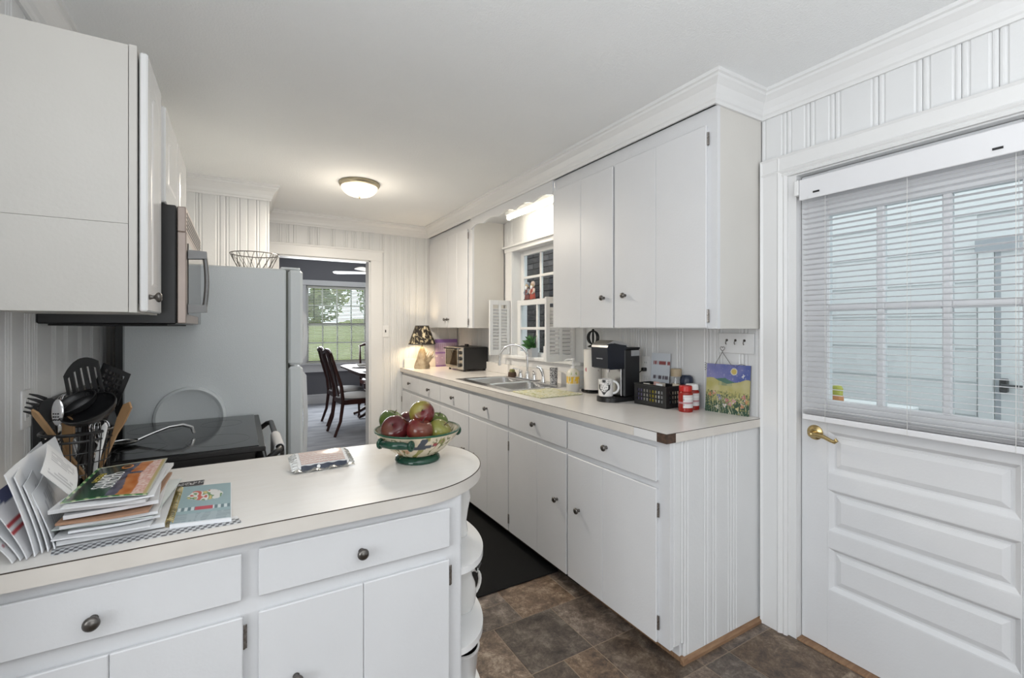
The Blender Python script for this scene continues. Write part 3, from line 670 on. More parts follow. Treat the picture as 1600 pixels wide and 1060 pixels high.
def band(d0, d1, z0, z1):
    o = inset(d0); i = inset(d1); n = len(o); mb = MB(); vs = [(*p, z0) for p in o]+[(*p, z1) for p in o]+[(*p, z1) for p in i]+[(*p, z0) for p in i]
    return mb.add(vs, [(a*n+k, a*n+k+1, ((a+1) % 4)*n+k+1, ((a+1) % 4)*n+k) for a in range(4) for k in range(n-1)])
part('edge_band', band(0, .0016, .828, PZ-.0018), 'laminate_edge', pc, smooth=30)
part('seam_line', band(-.0003, .0020, PZ-.0017, PZ+.0003), 'seam', pc)
es = thing('end_shelf', 'white open end shelves with rounded boards at the peninsula tip', 'shelf', (.62, 1.53, 0))
part('back_panel', MB().box(.5625, .568, PF+.005, 1.80, .0, .826), 'cabinet', es)
for z in (.585, .345, .09):
    poly = [(.568, 1.258)]+[(.568+.16*math.cos(a), 1.53+.272*math.sin(a)) for a in [(-88+i*176/30)*PI/180 for i in range(31)]]+[(.568, 1.802)]
    part('shelf_board', MB().extr(poly, 'z', z, z+.02), 'white_gloss', es, smooth=30)
part('base_block', MB().extr([(.568, 1.30), (.66, 1.38), (.69, 1.53), (.66, 1.68), (.568, 1.76)], 'z', 0, .09), 'cabinet', es)
# ------------------------------------------------------------------ cabinets over the range
def raised_door(root, y0, y1, z0, z1, pl, knob=None):
    d = part('door', MB().box(y0, y1, 0, .019, z0, z1, .004).map(*face_l(pl)), 'white_gloss', root)
    a, b, c, e = y0+.05, y1-.05, z0+.055, z1-.055; n = 14
    def ring(i, nn): return [(a+i, nn, c+i), (b-i, nn, c+i)]+[(b-i-(b-a-2*i)*k/n, nn, e-i-.03*(1-math.sin(PI*k/n))) for k in range(n+1)]
    rs = [ring(0, .0192), ring(.006, .0155), ring(.012, .0155), ring(.03, .0215)]
    m_ = len(rs[0]); mb = MB().add([p for r_ in rs for p in r_], [(i*m_+k, i*m_+(k+1) % m_, (i+1)*m_+(k+1) % m_, (i+1)*m_+k) for i in range(3) for k in range(m_)]+[tuple(range(3*m_, 4*m_))])
    part('raised_panel', mb.map(lambda p: (pl+p.y, p.x, p.z)), 'white_gloss', d)
    if knob: inst('knob', KN['+x'], (pl+.02, knob[0], knob[1]), d)
XF = -.262
t = thing('wall_cabinet', 'cream-sided wall cabinet with a glossy raised panel door left of the microwave', 'cabinet', (-.4, 1.8, 1.365))
part('carcass', MB().box(-.549, XF, 1.638, 1.996, 1.366, 1.38).box(-.549, XF, 1.638, 1.996, 2.088, 2.102).box(-.549, XF, 1.982, 1.996, 1.38, 2.088).box(-.549, -.54, 1.638, 1.982, 1.38, 2.088), 'cream', t)
part('side_panel', MB().box(-.549, XF-.002, 1.630, 1.638, 1.366, 1.6085), 'cream', t); part('side_panel', MB().box(-.549, XF-.002, 1.630, 1.638, 1.6095, 2.102), 'cream', t)
part('face_frame', MB().box(XF, XF+.017, 1.628, 1.65, 1.365, 2.104).box(XF, XF+.017, 1.88, 1.996, 1.365, 2.104).box(XF, XF+.017, 1.65, 1.88, 1.365, 1.39).box(XF, XF+.017, 1.65, 1.88, 2.08, 2.104), 'cream', t)
raised_door(t, 1.636, 1.898, 1.368, 2.094, XF+.021, (1.66, 1.41))
t = thing('wall_cabinet', 'short white wall cabinet with raised panel doors directly above the microwave', 'cabinet', (-.4, 2.36, 1.76))
part('carcass', MB().box(-.549, XF+.017, 2.0, 2.73, 1.757, 1.775).box(-.549, XF+.017, 2.0, 2.73, 2.088, 2.102).box(-.549, XF+.017, 2.0, 2.015, 1.775, 2.088).box(-.549, XF+.017, 2.715, 2.73, 1.775, 2.088), 'cream', t)
raised_door(t, 2.002, 2.362, 1.762, 2.096, XF+.021); raised_door(t, 2.366, 2.728, 1.762, 2.096, XF+.021)
# ================================================================== APPLIANCES
mat('handle_grey', (.20, .20, .20), .45, .7)
mw = thing('microwave', 'black over-the-range microwave with steel edged door and bowed handle', 'microwave', (-.36, 2.36, 1.335))
part('body', MB().box(-.549, -.192, 2.002, 2.728, 1.335, 1.755, .004), 'black', mw)
part('underside_plate', MB().box(-.53, -.22, 2.03, 2.70, 1.329, 1.335, .002), 'black_matte', mw)
d = part('door', MB().box(-.190, -.163, 2.004, 2.55, 1.337, 1.663, .003), 'beige_metal', mw)
part('door_glass', MB().box(-.163, -.160, 2.05, 2.52, 1.37, 1.63), 'black_gloss', d)
part('control_panel', MB().box(-.190, -.163, 2.554, 2.726, 1.337, 1.66, .003), 'black_gloss', mw)
g = part('vent_grille', MB().box(-.190, -.164, 2.004, 2.726, 1.6632, 1.753, .003), 'beige_metal', mw)
for k in range(5): part('vent_slot', MB().box(-.1645, -.1625, 2.03, 2.70, 1.675+k*.014, 1.681+k*.014), 'black', g)
h = part('handle', MB().tube([(-.104-.012*(1-math.cos((s-.5)*2.2)), 2.045, 1.40+.185*s) for s in [i/10 for i in range(11)]], .008, 10), 'handle_grey', d, True)
for z in (1.375, 1.572): part('handle_bracket', MB().extr([(-.16, z), (-.103, z+.004), (-.104, z+.03), (-.16, z+.032)], 'y', 2.03, 2.06), 'handle_grey', h)
# range
SX, SZ = .085, .882
rg = thing('kitchen_range', 'black glass-top electric range between the peninsula and the fridge', 'range', (-.2, 2.32, 0))
part('body', MB().box(-.53, SX-.035, 1.96, 2.682, .03, SZ-.022), 'black', rg)
for x in (-.48, .0):
    for y in (2.0, 2.64): part('foot', MB().cyl((x, y, 0), (x, y, .03), .018, n=10), 'black', rg)
ck = part('cooktop', MB().box(-.50, SX, 1.957, 2.685, SZ-.022, SZ-.004, .003), 'black', rg)
part('glass_surface', MB().box(-.46, SX-.022, 1.968, 2.676, SZ-.006, SZ, .002), 'black_gloss', ck)
mat('burner', (.05, .05, .052), .15)
for x, y, r in ((-.31, 2.14, .075), (-.31, 2.5, .095), (-.07, 2.14, .105), (-.07, 2.5, .08)):
    part('burner_ring', MB().lathe([(r-.003, SZ+.0002), (r, SZ+.0004), (r+.003, SZ+.0002)], 48, (x, y, 0)), 'burner', ck)
part('oven_door', MB().box(SX-.034, SX+.006, 1.965, 2.677, .22, SZ-.05, .006), 'black_gloss', rg)
part('drawer', MB().box(SX-.034, SX+.002, 1.965, 2.677, .05, .205, .006), 'black', rg)
hb = part('oven_handle', MB().tube([(SX+.004, 2.0, .815), (SX+.035, 2.0, .838), (SX+.052, 2.02, .845), (SX+.052, 2.62, .845), (SX+.035, 2.64, .838), (SX+.004, 2.64, .815)], .012, 10), 'black', rg, True)
# sloped backguard with knobs
bgd = part('backguard', MB().extr([(-.545, SZ-.02), (-.455, SZ-.02), (-.47, SZ+.025), (-.51, SZ+.195), (-.53, SZ+.205), (-.545, SZ+.205)], 'y', 1.962, 2.68), 'black', rg)
nrm = Vector((.17, 0, .04)).normalized()
for y in (2.02, 2.09, 2.58, 2.645):
    p = Vector((-.493, y, SZ+.125)); kb = part('control_knob', MB().cyl(p, p+nrm*.01, .026, .026, 20).cyl(p+nrm*.01, p+nrm*.032, .021, .018, 20), 'black_gloss', bgd, 35)
    part('knob_mark', MB().cyl(p+nrm*.0322, p+nrm*.0326, .006, n=10), 'white', kb)
part('display', MB().add([(-.476, 2.2, SZ+.07), (-.476, 2.48, SZ+.07), (-.4985, 2.48, SZ+.165), (-.4985, 2.2, SZ+.165)], [(0, 1, 2, 3)]).map(lambda p: (p.x+.0035, p.y, p.z)), 'black_gloss', bgd)
def towel_xz(t):   # drop in front, over the bar, drop behind
    if t < .42: return SX+.052+.0165, .845-.30*(1-t/.42)
    if t > .58: return SX+.052-.0165, .845-.24*((t-.58)/.42)
    a = PI*(t-.42)/.16; return SX+.052+.0165*math.cos(a), .845+.0165*math.sin(a)
single('dish_towel', MB().sheet(lambda s, t: (towel_xz(t)[0]+.002*math.sin(s*14)*(t < .4), 2.04+.25*s, towel_xz(t)[1]), 14, 60, -.003), 'towel', 'light grey dish towel hanging over the black oven handle', 'towel', smooth=True)
# fridge
fg = thing('refrigerator', 'pale grey textured refrigerator beside the dining room doorway', 'refrigerator', (-.1, 3.12, 0))
FY0, FY1, FH = 2.745, 3.49, 1.636
part('body', MB().box(-.465, .215, FY0, FY1, .03, FH, .008), 'fridge', fg)
part('back_coil_panel', MB().box(-.495, -.466, FY0+.02, FY1-.02, .10, FH-.03), 'black', fg)
part('gasket', MB().box(.2151, .226, FY0+.008, FY1-.008, .06, FH-.008), 'fridge_gasket', fg)
d1 = part('freezer_door', MB().box(.2265, .298, FY0, FY1, 1.12, FH-.002, .012), 'fridge', fg); d2 = part('fridge_door', MB().box(.2265, .298, FY0, FY1, .05, 1.112, .012), 'fridge', fg)
for z0, z1, d in ((1.14, 1.42, d1), (.55, 1.09, d2)):
    part('handle', MB().extr([(.296, z0), (.318, z0+.03), (.326, (z0+z1)/2), (.318, z1-.03), (.296, z1), (.296, z1-.03), (.306, (z0+z1)/2), (.296, z0+.03)], 'y', FY0+.02, FY0+.045), 'white', d)
part('hinge_cap', MB().box(.16, .29, FY1-.07, FY1-.01, FH, FH+.018, .005), 'white', fg); part('hinge_cap', MB().box(.19, .285, FY0+.01, FY0+.05, FH, FH+.012, .004), 'fridge', fg)
for x in (-.42, .17):
    for y in (FY0+.05, FY1-.05): part('foot', MB().cyl((x, y, 0), (x, y, .03), .02, n=10), 'black', fg)
# round tray standing between range and fridge
mb = MB().lathe([(0, .004), (.118, .004), (.126, .012), (.136, .018), (.146, .014), (.149, .004), (.149, 0), (0, 0)], 56)
mb.map(lambda p: (p.x-.205, FY0-.003-p.z, p.y+.885), True)
single('round_tray', mb, 'fridge', 'pale grey round tray standing upright against the fridge side behind the range', 'tray', smooth=50)
# wire basket on the fridge
wbk = thing('wire_basket', 'flared round wire fruit basket on top of the fridge', 'basket', (.075, 3.02, FH))
c0 = (.075, 3.02)
def ringp(r, z, n=40, wob=0): return [(c0[0]+r*math.cos(2*PI*i/n), c0[1]+r*math.sin(2*PI*i/n), z+wob*math.sin(8*PI*i/n)) for i in range(n)]
part('rim', MB().tube(ringp(.122, FH+.105), .0028, 6, True), 'pewter', wbk); part('base_ring', MB().tube(ringp(.07, FH+.003), .0025, 6, True), 'pewter', wbk)
for i in range(16):
    a = 2*PI*i/16
    for s in (-1, 1):
        part('wire', MB().tube([(c0[0]+(.07+.052*q)*math.cos(a+s*.35*q), c0[1]+(.07+.052*q)*math.sin(a+s*.35*q), FH+.003+.102*q**1.2) for q in [k/6 for k in range(7)]], .0014, 5), 'pewter', wbk)
# ceiling light
cl = thing('ceiling_light', 'brass rimmed flush ceiling light with a ribbed frosted glass bowl, lit', 'ceiling light', (.745, 3.42, ZC-.11))
lc = (.745, 3.42, ZC)
part('pan', MB().lathe([(0, 0), (.138, 0), (.142, -.012), (.136, -.024), (.128, -.03), (.120, -.03), (.12, -.004), (0, -.004)], 48, lc), 'antique_brass', cl, 40)
mb = MB()
nr = 96
for i in range(nr):
    a = 2*PI*i/nr
    for j in range(11):
        q = j/10; r = .126*math.cos(q*PI/2)**.8 if j < 10 else .012; r = max(r, .012)*(1+(.012 if i % 2 else -.012)*(1-q)); mb.v.append(Vector((lc[0]+r*math.cos(a), lc[1]+r*math.sin(a), lc[2]-.026-.072*math.sin(q*PI/2))))
mb.f = [(i*11+j, ((i+1) % nr)*11+j, ((i+1) % nr)*11+j+1, i*11+j+1) for i in range(nr) for j in range(10)]
part('glass_bowl', mb, 'frost', cl, 60)
part('finial', MB().lathe([(0, -.118), (.004, -.114), (.006, -.108), (.004, -.104), (.010, -.100), (.014, -.094), (0, -.092)], 16, lc), 'antique_brass', cl, True)
part('bulb', MB().ball((lc[0]+.03, lc[1]-.02, lc[2]-.045), .022), 'bulb', cl, True)
l = bpy.data.lights.new('ceiling_light_lamp', 'AREA'); l.shape = 'DISK'; l.size = .22; l.energy = 21; l.color = (1, .90, .76)
o = bpy.data.objects.new('ceiling_light_lamp', l); COL.objects.link(o); o.parent = cl; o.location = Vector((.745, 3.42, ZC-.125))-OFF[cl.name]
l = bpy.data.lights.new('ceiling_light_glow', 'POINT'); l.energy = 4; l.color = (1, .88, .72); l.shadow_soft_size = .13
o = bpy.data.objects.new('ceiling_light_glow', l); COL.objects.link(o); o.parent = cl; o.location = Vector((.745, 3.42, ZC-.28))-OFF[cl.name]
# switch and outlets
sw = thing('light_switch', 'white toggle light switch on the panelled wall beside the doorway', 'light switch', (1.252, YB-.003, 1.285))
part('plate', MB().box(1.217, 1.287, YB-.006, YB, 1.227, 1.343, .002), 'white', sw); part('toggle', MB().box(1.247, 1.257, YB-.016, YB-.006, 1.274, 1.30, .002), 'black', sw)
def outlet(lab, x, y, z, n, w=.07):
    t = thing('wall_outlet', lab, 'outlet', (x, y, z))
    part('plate', MB().box(min(x, x+n*.005), max(x, x+n*.005), y-w/2, y+w/2, z-.057, z+.057, .0015), 'white', t)
    for dz in (-.02, .02): 
        r_ = part('receptacle', MB().box(x+n*.004, x+n*.0065, y-.016, y+.016, z+dz-.013, z+dz+.013, .001), 'white', t)
        for dy in (-.006, .006): part('slot', MB().box(x+n*.0062, x+n*.007, y+dy-.001, y+dy+.001, z+dz-.005, z+dz+.005), 'black', r_)
    return t
outlet('white wall outlet on the panelled wall behind the utensil basket', XL, 1.918, 1.08, 1)
o2 = outlet('white wall outlet behind the coffee maker with a black plug', XW, 1.905, 1.10, -1)
single('power_plug', MB().box(XW-.035, XW-.0075, 1.893, 1.917, 1.07, 1.092, .004).tube([(XW-.03, 1.905, 1.08), (XW-.05, 1.92, 1.06), (XW-.045, 1.95, 1.0), (XW-.04, 1.98, .922)], .003, 6), 'black', 'black plug and cord in the outlet behind the coffee maker', 'plug')
# floor mat
single('floor_mat', MB().box(.80, 1.49, 2.02, 3.6, .0006, .008, .003), 'rubber', 'black rubber floor mat in the aisle in front of the sink', 'mat')
# ================================================================== THINGS ON THE SINK COUNTER
ZT = .9143
CR, CF = Vector((.8607, -.5090, 0)), Vector((.5090, .8607, 0))   # across / away from the viewer, used only as directions
Z = Vector((0, 0, 1))
def fl(p, s=1): return noise.noise(Vector(p)*s)
# table lamp
lp = thing('table_lamp', 'lit table lamp with a black floral shade on a carved shell base', 'lamp', (1.57, 4.42, ZT))
lx, ly = 1.57, 4.42
mat('lamp_base', (.50, .42, .30), .5, col2=(.30, .23, .15), scale=18, bump=.6, bscale=60)
part('base', MB().lathe([(0, 0), (.075, 0), (.08, .02), (.072, .05), (.055, .09), (.045, .13), (.034, .17), (.022, .20), (.012, .215), (0, .216)], 28, (lx, ly, ZT)), 'lamp_base', lp, True)
for i in range(14):
    a = -2.6+i*.2; b = .35+.5*math.sin(i*1.7)**2
    part('carved_frond', MB().tube([(lx+.02, ly-.05, ZT+.03), (lx+.03+.035*math.cos(a), ly-.06+.01*math.sin(a), ZT+.07+.03*b), (lx+.035+.06*math.cos(a*.9+.4), ly-.065+.02*math.sin(a), ZT+.08+.11*b)], [.009, .007, .002], 6), 'lamp_base', lp, True)
part('stem', MB().cyl((lx, ly, ZT+.21), (lx, ly, 1.25), .007, n=10), 'brass', lp, True)
bulb = part('bulb', MB().ball((lx, ly, 1.235), .026, rz=.036), 'bulb', lp, True)
def shadecol(a, t, r, z):
    q = Vector((a*1.5, z*9, .3)); d = noise.voronoi(Vector((math.cos(a)*2.1, math.sin(a)*2.1, z*16)))[0][0]
    if d < .26: return (.78, .68, .48)
    if d < .36 and fl((math.cos(a)*9, math.sin(a)*9, z*60)) > 0: return (.55, .45, .28)
    if abs(fl((math.cos(a)*3+5, math.sin(a)*3, z*22))) < .045: return (.50, .43, .28)
    return (.025, .018, .015)
sp = [(.067+.067*(k/20), 1.338-.181*(k/20)) for k in range(21)]
part('shade', MB().lathe(sp+[(r-.002, z) for r, z in sp[::-1]], 120, (lx, ly, 0), shadecol), 'vcol_matte', lp, 60, label='black lampshade printed with cream flowers')
part('shade_trim', MB().lathe([(.134, 1.155), (.1355, 1.159), (.134, 1.163), (.132, 1.159), (.134, 1.155)], 48, (lx, ly, 0)).lathe([(.067, 1.334), (.069, 1.338), (.067, 1.342), (.065, 1.338), (.067, 1.334)], 40, (lx, ly, 0)), 'black', lp, True)
part('harp', MB().tube([(lx-.065, ly, 1.335), (lx, ly, 1.335), (lx+.065, ly, 1.335)], .0018, 5).tube([(lx, ly-.065, 1.335), (lx, ly, 1.335), (lx, ly+.065, 1.335)], .0018, 5).tube([(lx, ly, 1.25), (lx+.045, ly, 1.28), (lx, ly, 1.335), (lx-.045, ly, 1.28), (lx, ly, 1.25)], .0018, 5), 'brass', lp)
l = bpy.data.lights.new('table_lamp_bulb', 'POINT'); l.energy = 10; l.color = (1, .76, .46); l.shadow_soft_size = .04; o = bpy.data.objects.new('table_lamp_bulb', l); COL.objects.link(o); o.parent = lp; o.location = Vector((lx, ly-.0, 1.235))-OFF[lp.name]
# purple sign
def purp(s, t):
    c = mix((.42, .30, .52), (.60, .50, .62), .5+.5*fl((s*3, t*2, 1)))
    if t > .86 or t < .05 or .46 < t < .53: c = (.27, .15, .42)
    if .60 < t < .84 and (s*13) % 1 < .28 and .12 < s < .9: c = (.36, .2, .3)
    if .12 < t < .42 and fl((s*9, t*9, 4)) > .25: c = (.75, .68, .70)
    return c
single('decorative_sign', MB().sheet(lambda s, t: (1.765+.25*s, 4.54+.028*t, ZT+.285*t), 50, 50, .012, purp, (.3, .2, .4)).map(lambda p: p), 'vcol', 'purple lettered sign leaning on the wall behind the toaster oven', 'sign')
# toaster oven
to = thing('toaster_oven', 'black toaster oven with a steel front and three knobs', 'toaster oven', (1.765, 4.07, ZT), 0, local=True)
part('body', MB().box(.012, .262, -.20, .20, .018, .225, .008), 'black', to)
for k in range(9): part('side_vent', MB().box(.06, .20, -.2012, -.1995, .06+k*.014, .065+k*.014), 'black_matte', to)
f_ = part('front_frame', MB().box(0, .012, -.20, .20, .018, .225, .003), 'steel', to)
part('control_strip', MB().box(-.002, .0, -.197, -.105, .022, .221), 'steel', f_)
d_ = part('glass_door', MB().box(-.006, 0, -.10, .195, .045, .205, .002), 'screen_glass', to)
part('door_interior', MB().box(-.0005, .0005, -.09, .185, .055, .19), 'brown_core', d_)
part('door_frame', MB().box(-.009, -.0005, -.10, .195, .20, .214, .002).box(-.009, -.0005, -.10, .195, .036, .05, .002).box(-.009, -.0005, -.10, -.088, .05, .2).box(-.009, -.0005, .183, .195, .05, .2), 'steel', d_)
part('door_handle', MB().tube([(-.008, -.085, .207), (-.03, -.085, .208), (-.03, .18, .208), (-.008, .18, .207)], .006, 8), 'black', d_)
for z in (.175, .12, .06): part('knob', MB().cyl((-.002, -.15, z), (-.018, -.15, z), .019, .016, 16), 'black', to)
for x in (.03, .24):
    for y in (-.17, .17): part('foot', MB().cyl((x, y, 0), (x, y, .018), .012, n=8), 'black', to)
single('bag_clip', MB().extr([(1.86, 4.06), (1.87, 4.16), (1.90, 4.16), (1.885, 4.06)], 'z', ZT+.226, ZT+.232).extr([(1.865, 4.0), (1.87, 4.06), (1.89, 4.06), (1.886, 4.0)], 'z', ZT+.226, ZT+.25), 'black', 'small black clip lying on top of the toaster oven', 'clip')
# faucet set
fc = thing('faucet', 'chrome gooseneck faucet with lever handle behind the sink', 'faucet', (1.945, 3.05, .9187))
fx, fy, fz = 1.945, 3.05, .9187
part('deck_plate', MB().box(fx-.028, fx+.028, fy-.14, fy+.14, fz, fz+.008, .003), 'chrome', fc)
part('spout_base', MB().lathe([(0, .008), (.024, .008), (.022, .03), (.016, .055), (.013, .06), (0, .06)], 20, (fx, fy, fz)), 'chrome', fc, True)
dx, dy = -.80, .60
g = [(fx, fy, fz+.05), (fx, fy, fz+.16)]+[(fx+dx*.11*(1-math.cos(a)), fy+dy*.11*(1-math.cos(a)), fz+.16+.11*math.sin(a)*1.0) for a in [i*PI/14 for i in range(1, 15)]]+[(fx+dx*.22, fy+dy*.22, fz+.125)]
part('gooseneck', MB().tube(g, .0095, 12), 'chrome', fc, True)
part('aerator', MB().cyl((fx+dx*.22, fy+dy*.22, fz+.128), (fx+dx*.22, fy+dy*.22, fz+.105), .0125, n=14), 'chrome', fc, True)
for s in (.10, -.10):
    h_ = part('handle_base', MB().lathe([(0, .008), (.023, .008), (.022, .02), (.014, .04), (.017, .052), (.012, .062), (0, .064)], 18, (fx, fy+s, fz)), 'chrome', fc, True)
    part('lever', MB().tube([(fx, fy+s, fz+.058), (fx-.02, fy+s+.3*s, fz+.068), (fx-.045, fy+s+.5*s, fz+.075)], [.006, .005, .006], 8), 'chrome', h_, True)
sy = 2.83
ss = thing('sink_sprayer', 'chrome side sprayer standing in its holder beside the faucet', 'sprayer', (fx, sy, fz))
part('holder', MB().lathe([(0, 0), (.022, 0), (.02, .012), (.013, .03), (.012, .04), (0, .04)], 16, (fx, sy, fz)), 'chrome', ss, True)
part('spray_head', MB().tube([(fx, sy, fz+.04), (fx-.004, sy+.008, fz+.075), (fx-.016, sy+.02, fz+.105), (fx-.035, sy+.035, fz+.112)], [.010, .013, .013, .010], 10), 'chrome', ss, True)
sh = thing('sponge_holder', 'small brown and green sponge holder on the rim of the sink', 'sponge holder', (1.945, 3.285, .9187))
part('cup', MB().lathe([(0, 0), (.034, 0), (.036, .01), (.032, .035), (.029, .035), (.031, .012), (0, .008)], 20, (1.945, 3.285, .9187)), 'brown_core', sh, True)
mat('sponge', (.16, .18, .07), .9, col2=(.28, .25, .12), scale=90)
part('sponge', MB().box(1.925, 1.965, 3.265, 3.305, .928, .978, .008), 'sponge', sh)
gc = thing('patterned_glass', 'mosaic patterned glass cup beside the sprayer', 'cup', (1.945, 2.70, .9187))
def mosaic(a, t, r, z):
    v = noise.voronoi(Vector((math.cos(a)*5, math.sin(a)*5, z*160)))[0]; return (.62, .62, .63) if v[1]-v[0] > .16 else (.06, .06, .07)
part('cup', MB().lathe([(.026+.004*k/24, .115*k/24) for k in range(25)]+[(.028-.002*k/6, .115-.112*k/6) for k in range(7)]+[(0, .003)], 72, (1.945, 2.70, .9187), mosaic), 'vcol_gloss', gc, True)
tr = thing('napkin_canister', 'translucent pale blue canister standing between the sink and soap bottle', 'canister', (1.965, 2.45, ZT))
part('body', MB().lathe([(0, 0), (.046, 0), (.048, .01), (.048, .12), (.046, .124), (0, .124)], 32, (1.965, 2.455, ZT)), 'tissue', tr, True)
for z in (.03, .06, .09): part('rib', MB().lathe([(.048, -.002), (.0495, 0), (.048, .002)], 32, (1.965, 2.455, ZT+z)), 'white', tr, True)
part('lid', MB().lathe([(.0, .13), (.046, .13), (.05, .126), (.05, .121), (.0, .121)], 32, (1.965, 2.455, ZT)), 'glass', tr, True)
# soap bottle
sb = thing('soap_bottle', 'lemon printed soap dispenser bottle with a white pump', 'soap bottle', (1.842, 2.345, ZT))
def lemon(a, t, r, z):
    if z < .045: return (.62, .60, .58)
    if .055 < z < .095 and abs(fl((math.cos(a)*4, math.sin(a)*4, z*10))) < .32: return (.80, .50, .05)
    if .07 < z < .12 and fl((math.cos(a)*5+3, math.sin(a)*5, z*30)) > .28: return (.25, .33, .08)
    return (.74, .70, .60)
part('bottle', MB().lathe([(0, 0), (.04, 0), (.042, .006)]+[(.042, .006+.11*k/20) for k in range(1, 21)]+[(.038, .13), (.022, .143), (.014, .147), (0, .147)], 48, (1.842, 2.345, ZT), lemon), 'vcol_gloss', sb, True)
pm = part('pump', MB().cyl((1.842, 2.345, ZT+.147), (1.842, 2.345, ZT+.163), .014, n=16).cyl((1.842, 2.345, ZT+.163), (1.842, 2.345, ZT+.20), .006, n=10).box(1.830, 1.854, 2.335, 2.355, ZT+.198, ZT+.21, .004), 'white', sb, 40)
part('nozzle', MB().tube([(1.842, 2.345, ZT+.204), (1.817, 2.37, ZT+.203), (1.804, 2.383, ZT+.194)], .005, 8), 'white', pm, True)
def matcol(s, t):
    d = noise.voronoi(Vector((s*7, t*6, .5)))[0]
    c = (.60, .56, .30) if d[0] < .35 else (.66, .65, .52); return (.42, .43, .22) if d[1]-d[0] < .07 else c
single('drying_mat', MB().sheet(lambda s, t: (1.487+.305*s, 2.19+.315*t, ZT+.006+.0006*math.sin(s*40)), 60, 56, .0055, matcol, (.5, .48, .3)), 'vcol_matte', 'yellow and green patterned drying mat on the counter by the sink', 'mat')
# paper towel
pt = thing('paper_towel_holder', 'standing black iron paper towel holder with a lattice ball finial and roll', 'paper towel', (1.925, 2.248, ZT))
tx, ty = 1.925, 2.248
part('base', MB().lathe([(0, .012), (.03, .012), (.066, .006), (.068, .003), (.066, 0), (0, 0)], 32, (tx, ty, ZT)), 'black_matte', pt, True)
for a in (2.4, 3.6, 4.8): part('scroll_foot', MB().tube([(tx+.055*math.cos(a), ty+.055*math.sin(a), ZT+.012), (tx+.066*math.cos(a), ty+.066*math.sin(a), ZT+.014), (tx+.072*math.cos(a), ty+.072*math.sin(a), ZT+.007)], .006, 8), 'black_matte', pt, True)
part('post', MB().cyl((tx, ty, ZT+.01), (tx, ty, ZT+.315), .005, n=10), 'black_matte', pt)
def towelcol(a, t, r, z):
    q = noise.voronoi(Vector((math.cos(a)*1.7, math.sin(a)*1.7, z*14)))
    if z < .18 and q[0][0] < .17: return (.50, .12, .16)
    if z < .2 and .17 < q[0][0] < .2: return (.25, .13, .13)
    return (.80, .77, .73)
part('towel_roll', MB().lathe([(.02, .27), (.058, .27)]+[(.058, .27-.25*k/50) for k in range(1, 51)]+[(.02, .02)], 90, (tx, ty, ZT), towelcol), 'vcol_matte', pt, 50)
fn = part('finial', MB().lathe([(0, .284), (.03, .284), (.034, .29), (.02, .298), (.008, .302), (0, .303)], 20, (tx, ty, ZT)), 'black_matte', pt, True)
for k in range(4):
    a = k*PI/4; part('lattice_hoop', MB().tube([(tx+.036*math.cos(b)*math.cos(a), ty+.036*math.cos(b)*math.sin(a), ZT+.345+.042*math.sin(b)) for b in [i*2*PI/24 for i in range(24)]], .0045, 6, True), 'black_matte', fn, True)
part('finial_tip', MB().ball((tx, ty, ZT+.392), .008), 'black_matte', fn, True)
# coffee maker
cm = thing('coffee_maker', 'black single-cup coffee maker with a silver lid handle', 'coffee maker', (1.705, 1.935, ZT), 0, local=True)
part('base', MB().extr([(.07-.07*math.cos(a), .07*math.sin(a)) for a in [(-90+i*180/16)*PI/180 for i in range(17)]]+[(.235, .07), (.235, -.07)], 'z', 0, .024), 'black', cm, 40)
part('drip_grid', MB().extr([(.07-.058*math.cos(a), .058*math.sin(a)) for a in [(-90+i*180/16)*PI/180 for i in range(17)]], 'z', .0245, .028), 'black_matte', cm)
part('column', MB().box(.115, .238, -.07, .07, .0245, .29, .008), 'black', cm)
part('column_face', MB().box(.105, .115, -.055, .055, .03, .185, .003), 'steel', cm, label='dull silver back plate behind the mug')
mat('navy_shell', (.006, .009, .018), .25)
part('brew_head', MB().extr([(.0, .188), (.02, .18), (.135, .18), (.135, .31), (.03, .322), (.004, .318), (-.004, .30)], 'y', -.066, .066), 'navy_shell', cm)
hd_ = part('lid', MB().extr([(-.002, .3195), (.05, .338), (.11, .330), (.165, .305), (.165, .295), (.11, .312), (.05, .323), (0, .312)], 'y', -.06, .06), 'steel', cm)
part('nozzle', MB().cyl((.06, 0, .18), (.06, 0, .16), .012, .008, 12), 'chrome', cm)
part('water_tank_lid', MB().box(.135, .237, -.071, .071, .288, .298, .003), 'black', cm)
part('side_badge', MB().box(.165, .23, -.0715, -.07, .25, .282), 'steel', cm)
lt = text_mb('KEURIG', .014); lt.xf(basis((-.0015, 0, .24), (0, -1, 0), (0, 0, 1))); lt.map(lambda p: (p.x+.0, p.y, p.z)); part('lettering', lt, 'white', cm)
# mug
mx, my, mz = 1.748, 1.935, ZT+.0285
mg = thing('coffee_mug', 'white mug with a black heart scribble on the coffee maker tray', 'mug', (mx, my, mz))
def mugcol(a, t, r, z):
    u = (a-3.75); 
    if abs(u) > .95: return (.78, .76, .74)
    x = u/.75; y = (z-.052)/.034; h = (x*x+y*y-1)**3-x*x*y**3
    if abs(h) < .07: return (.05, .05, .05)
    if h < 0 and abs(fl((x*3, y*3, 2))) < .055: return (.05, .05, .05)
    return (.78, .76, .74)
part('cup', MB().lathe([(0, 0), (.036, 0)]+[(.040, .004+.091*k/30) for k in range(31)]+[(.0365, .095), (.036, .008), (0, .006)], 120, (mx, my, mz), mugcol), 'vcol_gloss', mg, 50)
part('handle', MB().tube([(mx+(.036+.034*math.sin(a))*.72, my-(.036+.034*math.sin(a))*.69, mz+.05+.034*math.cos(a)) for a in [i*PI/12 for i in range(13)]], .0065, 10), 'white_gloss', mg, True)
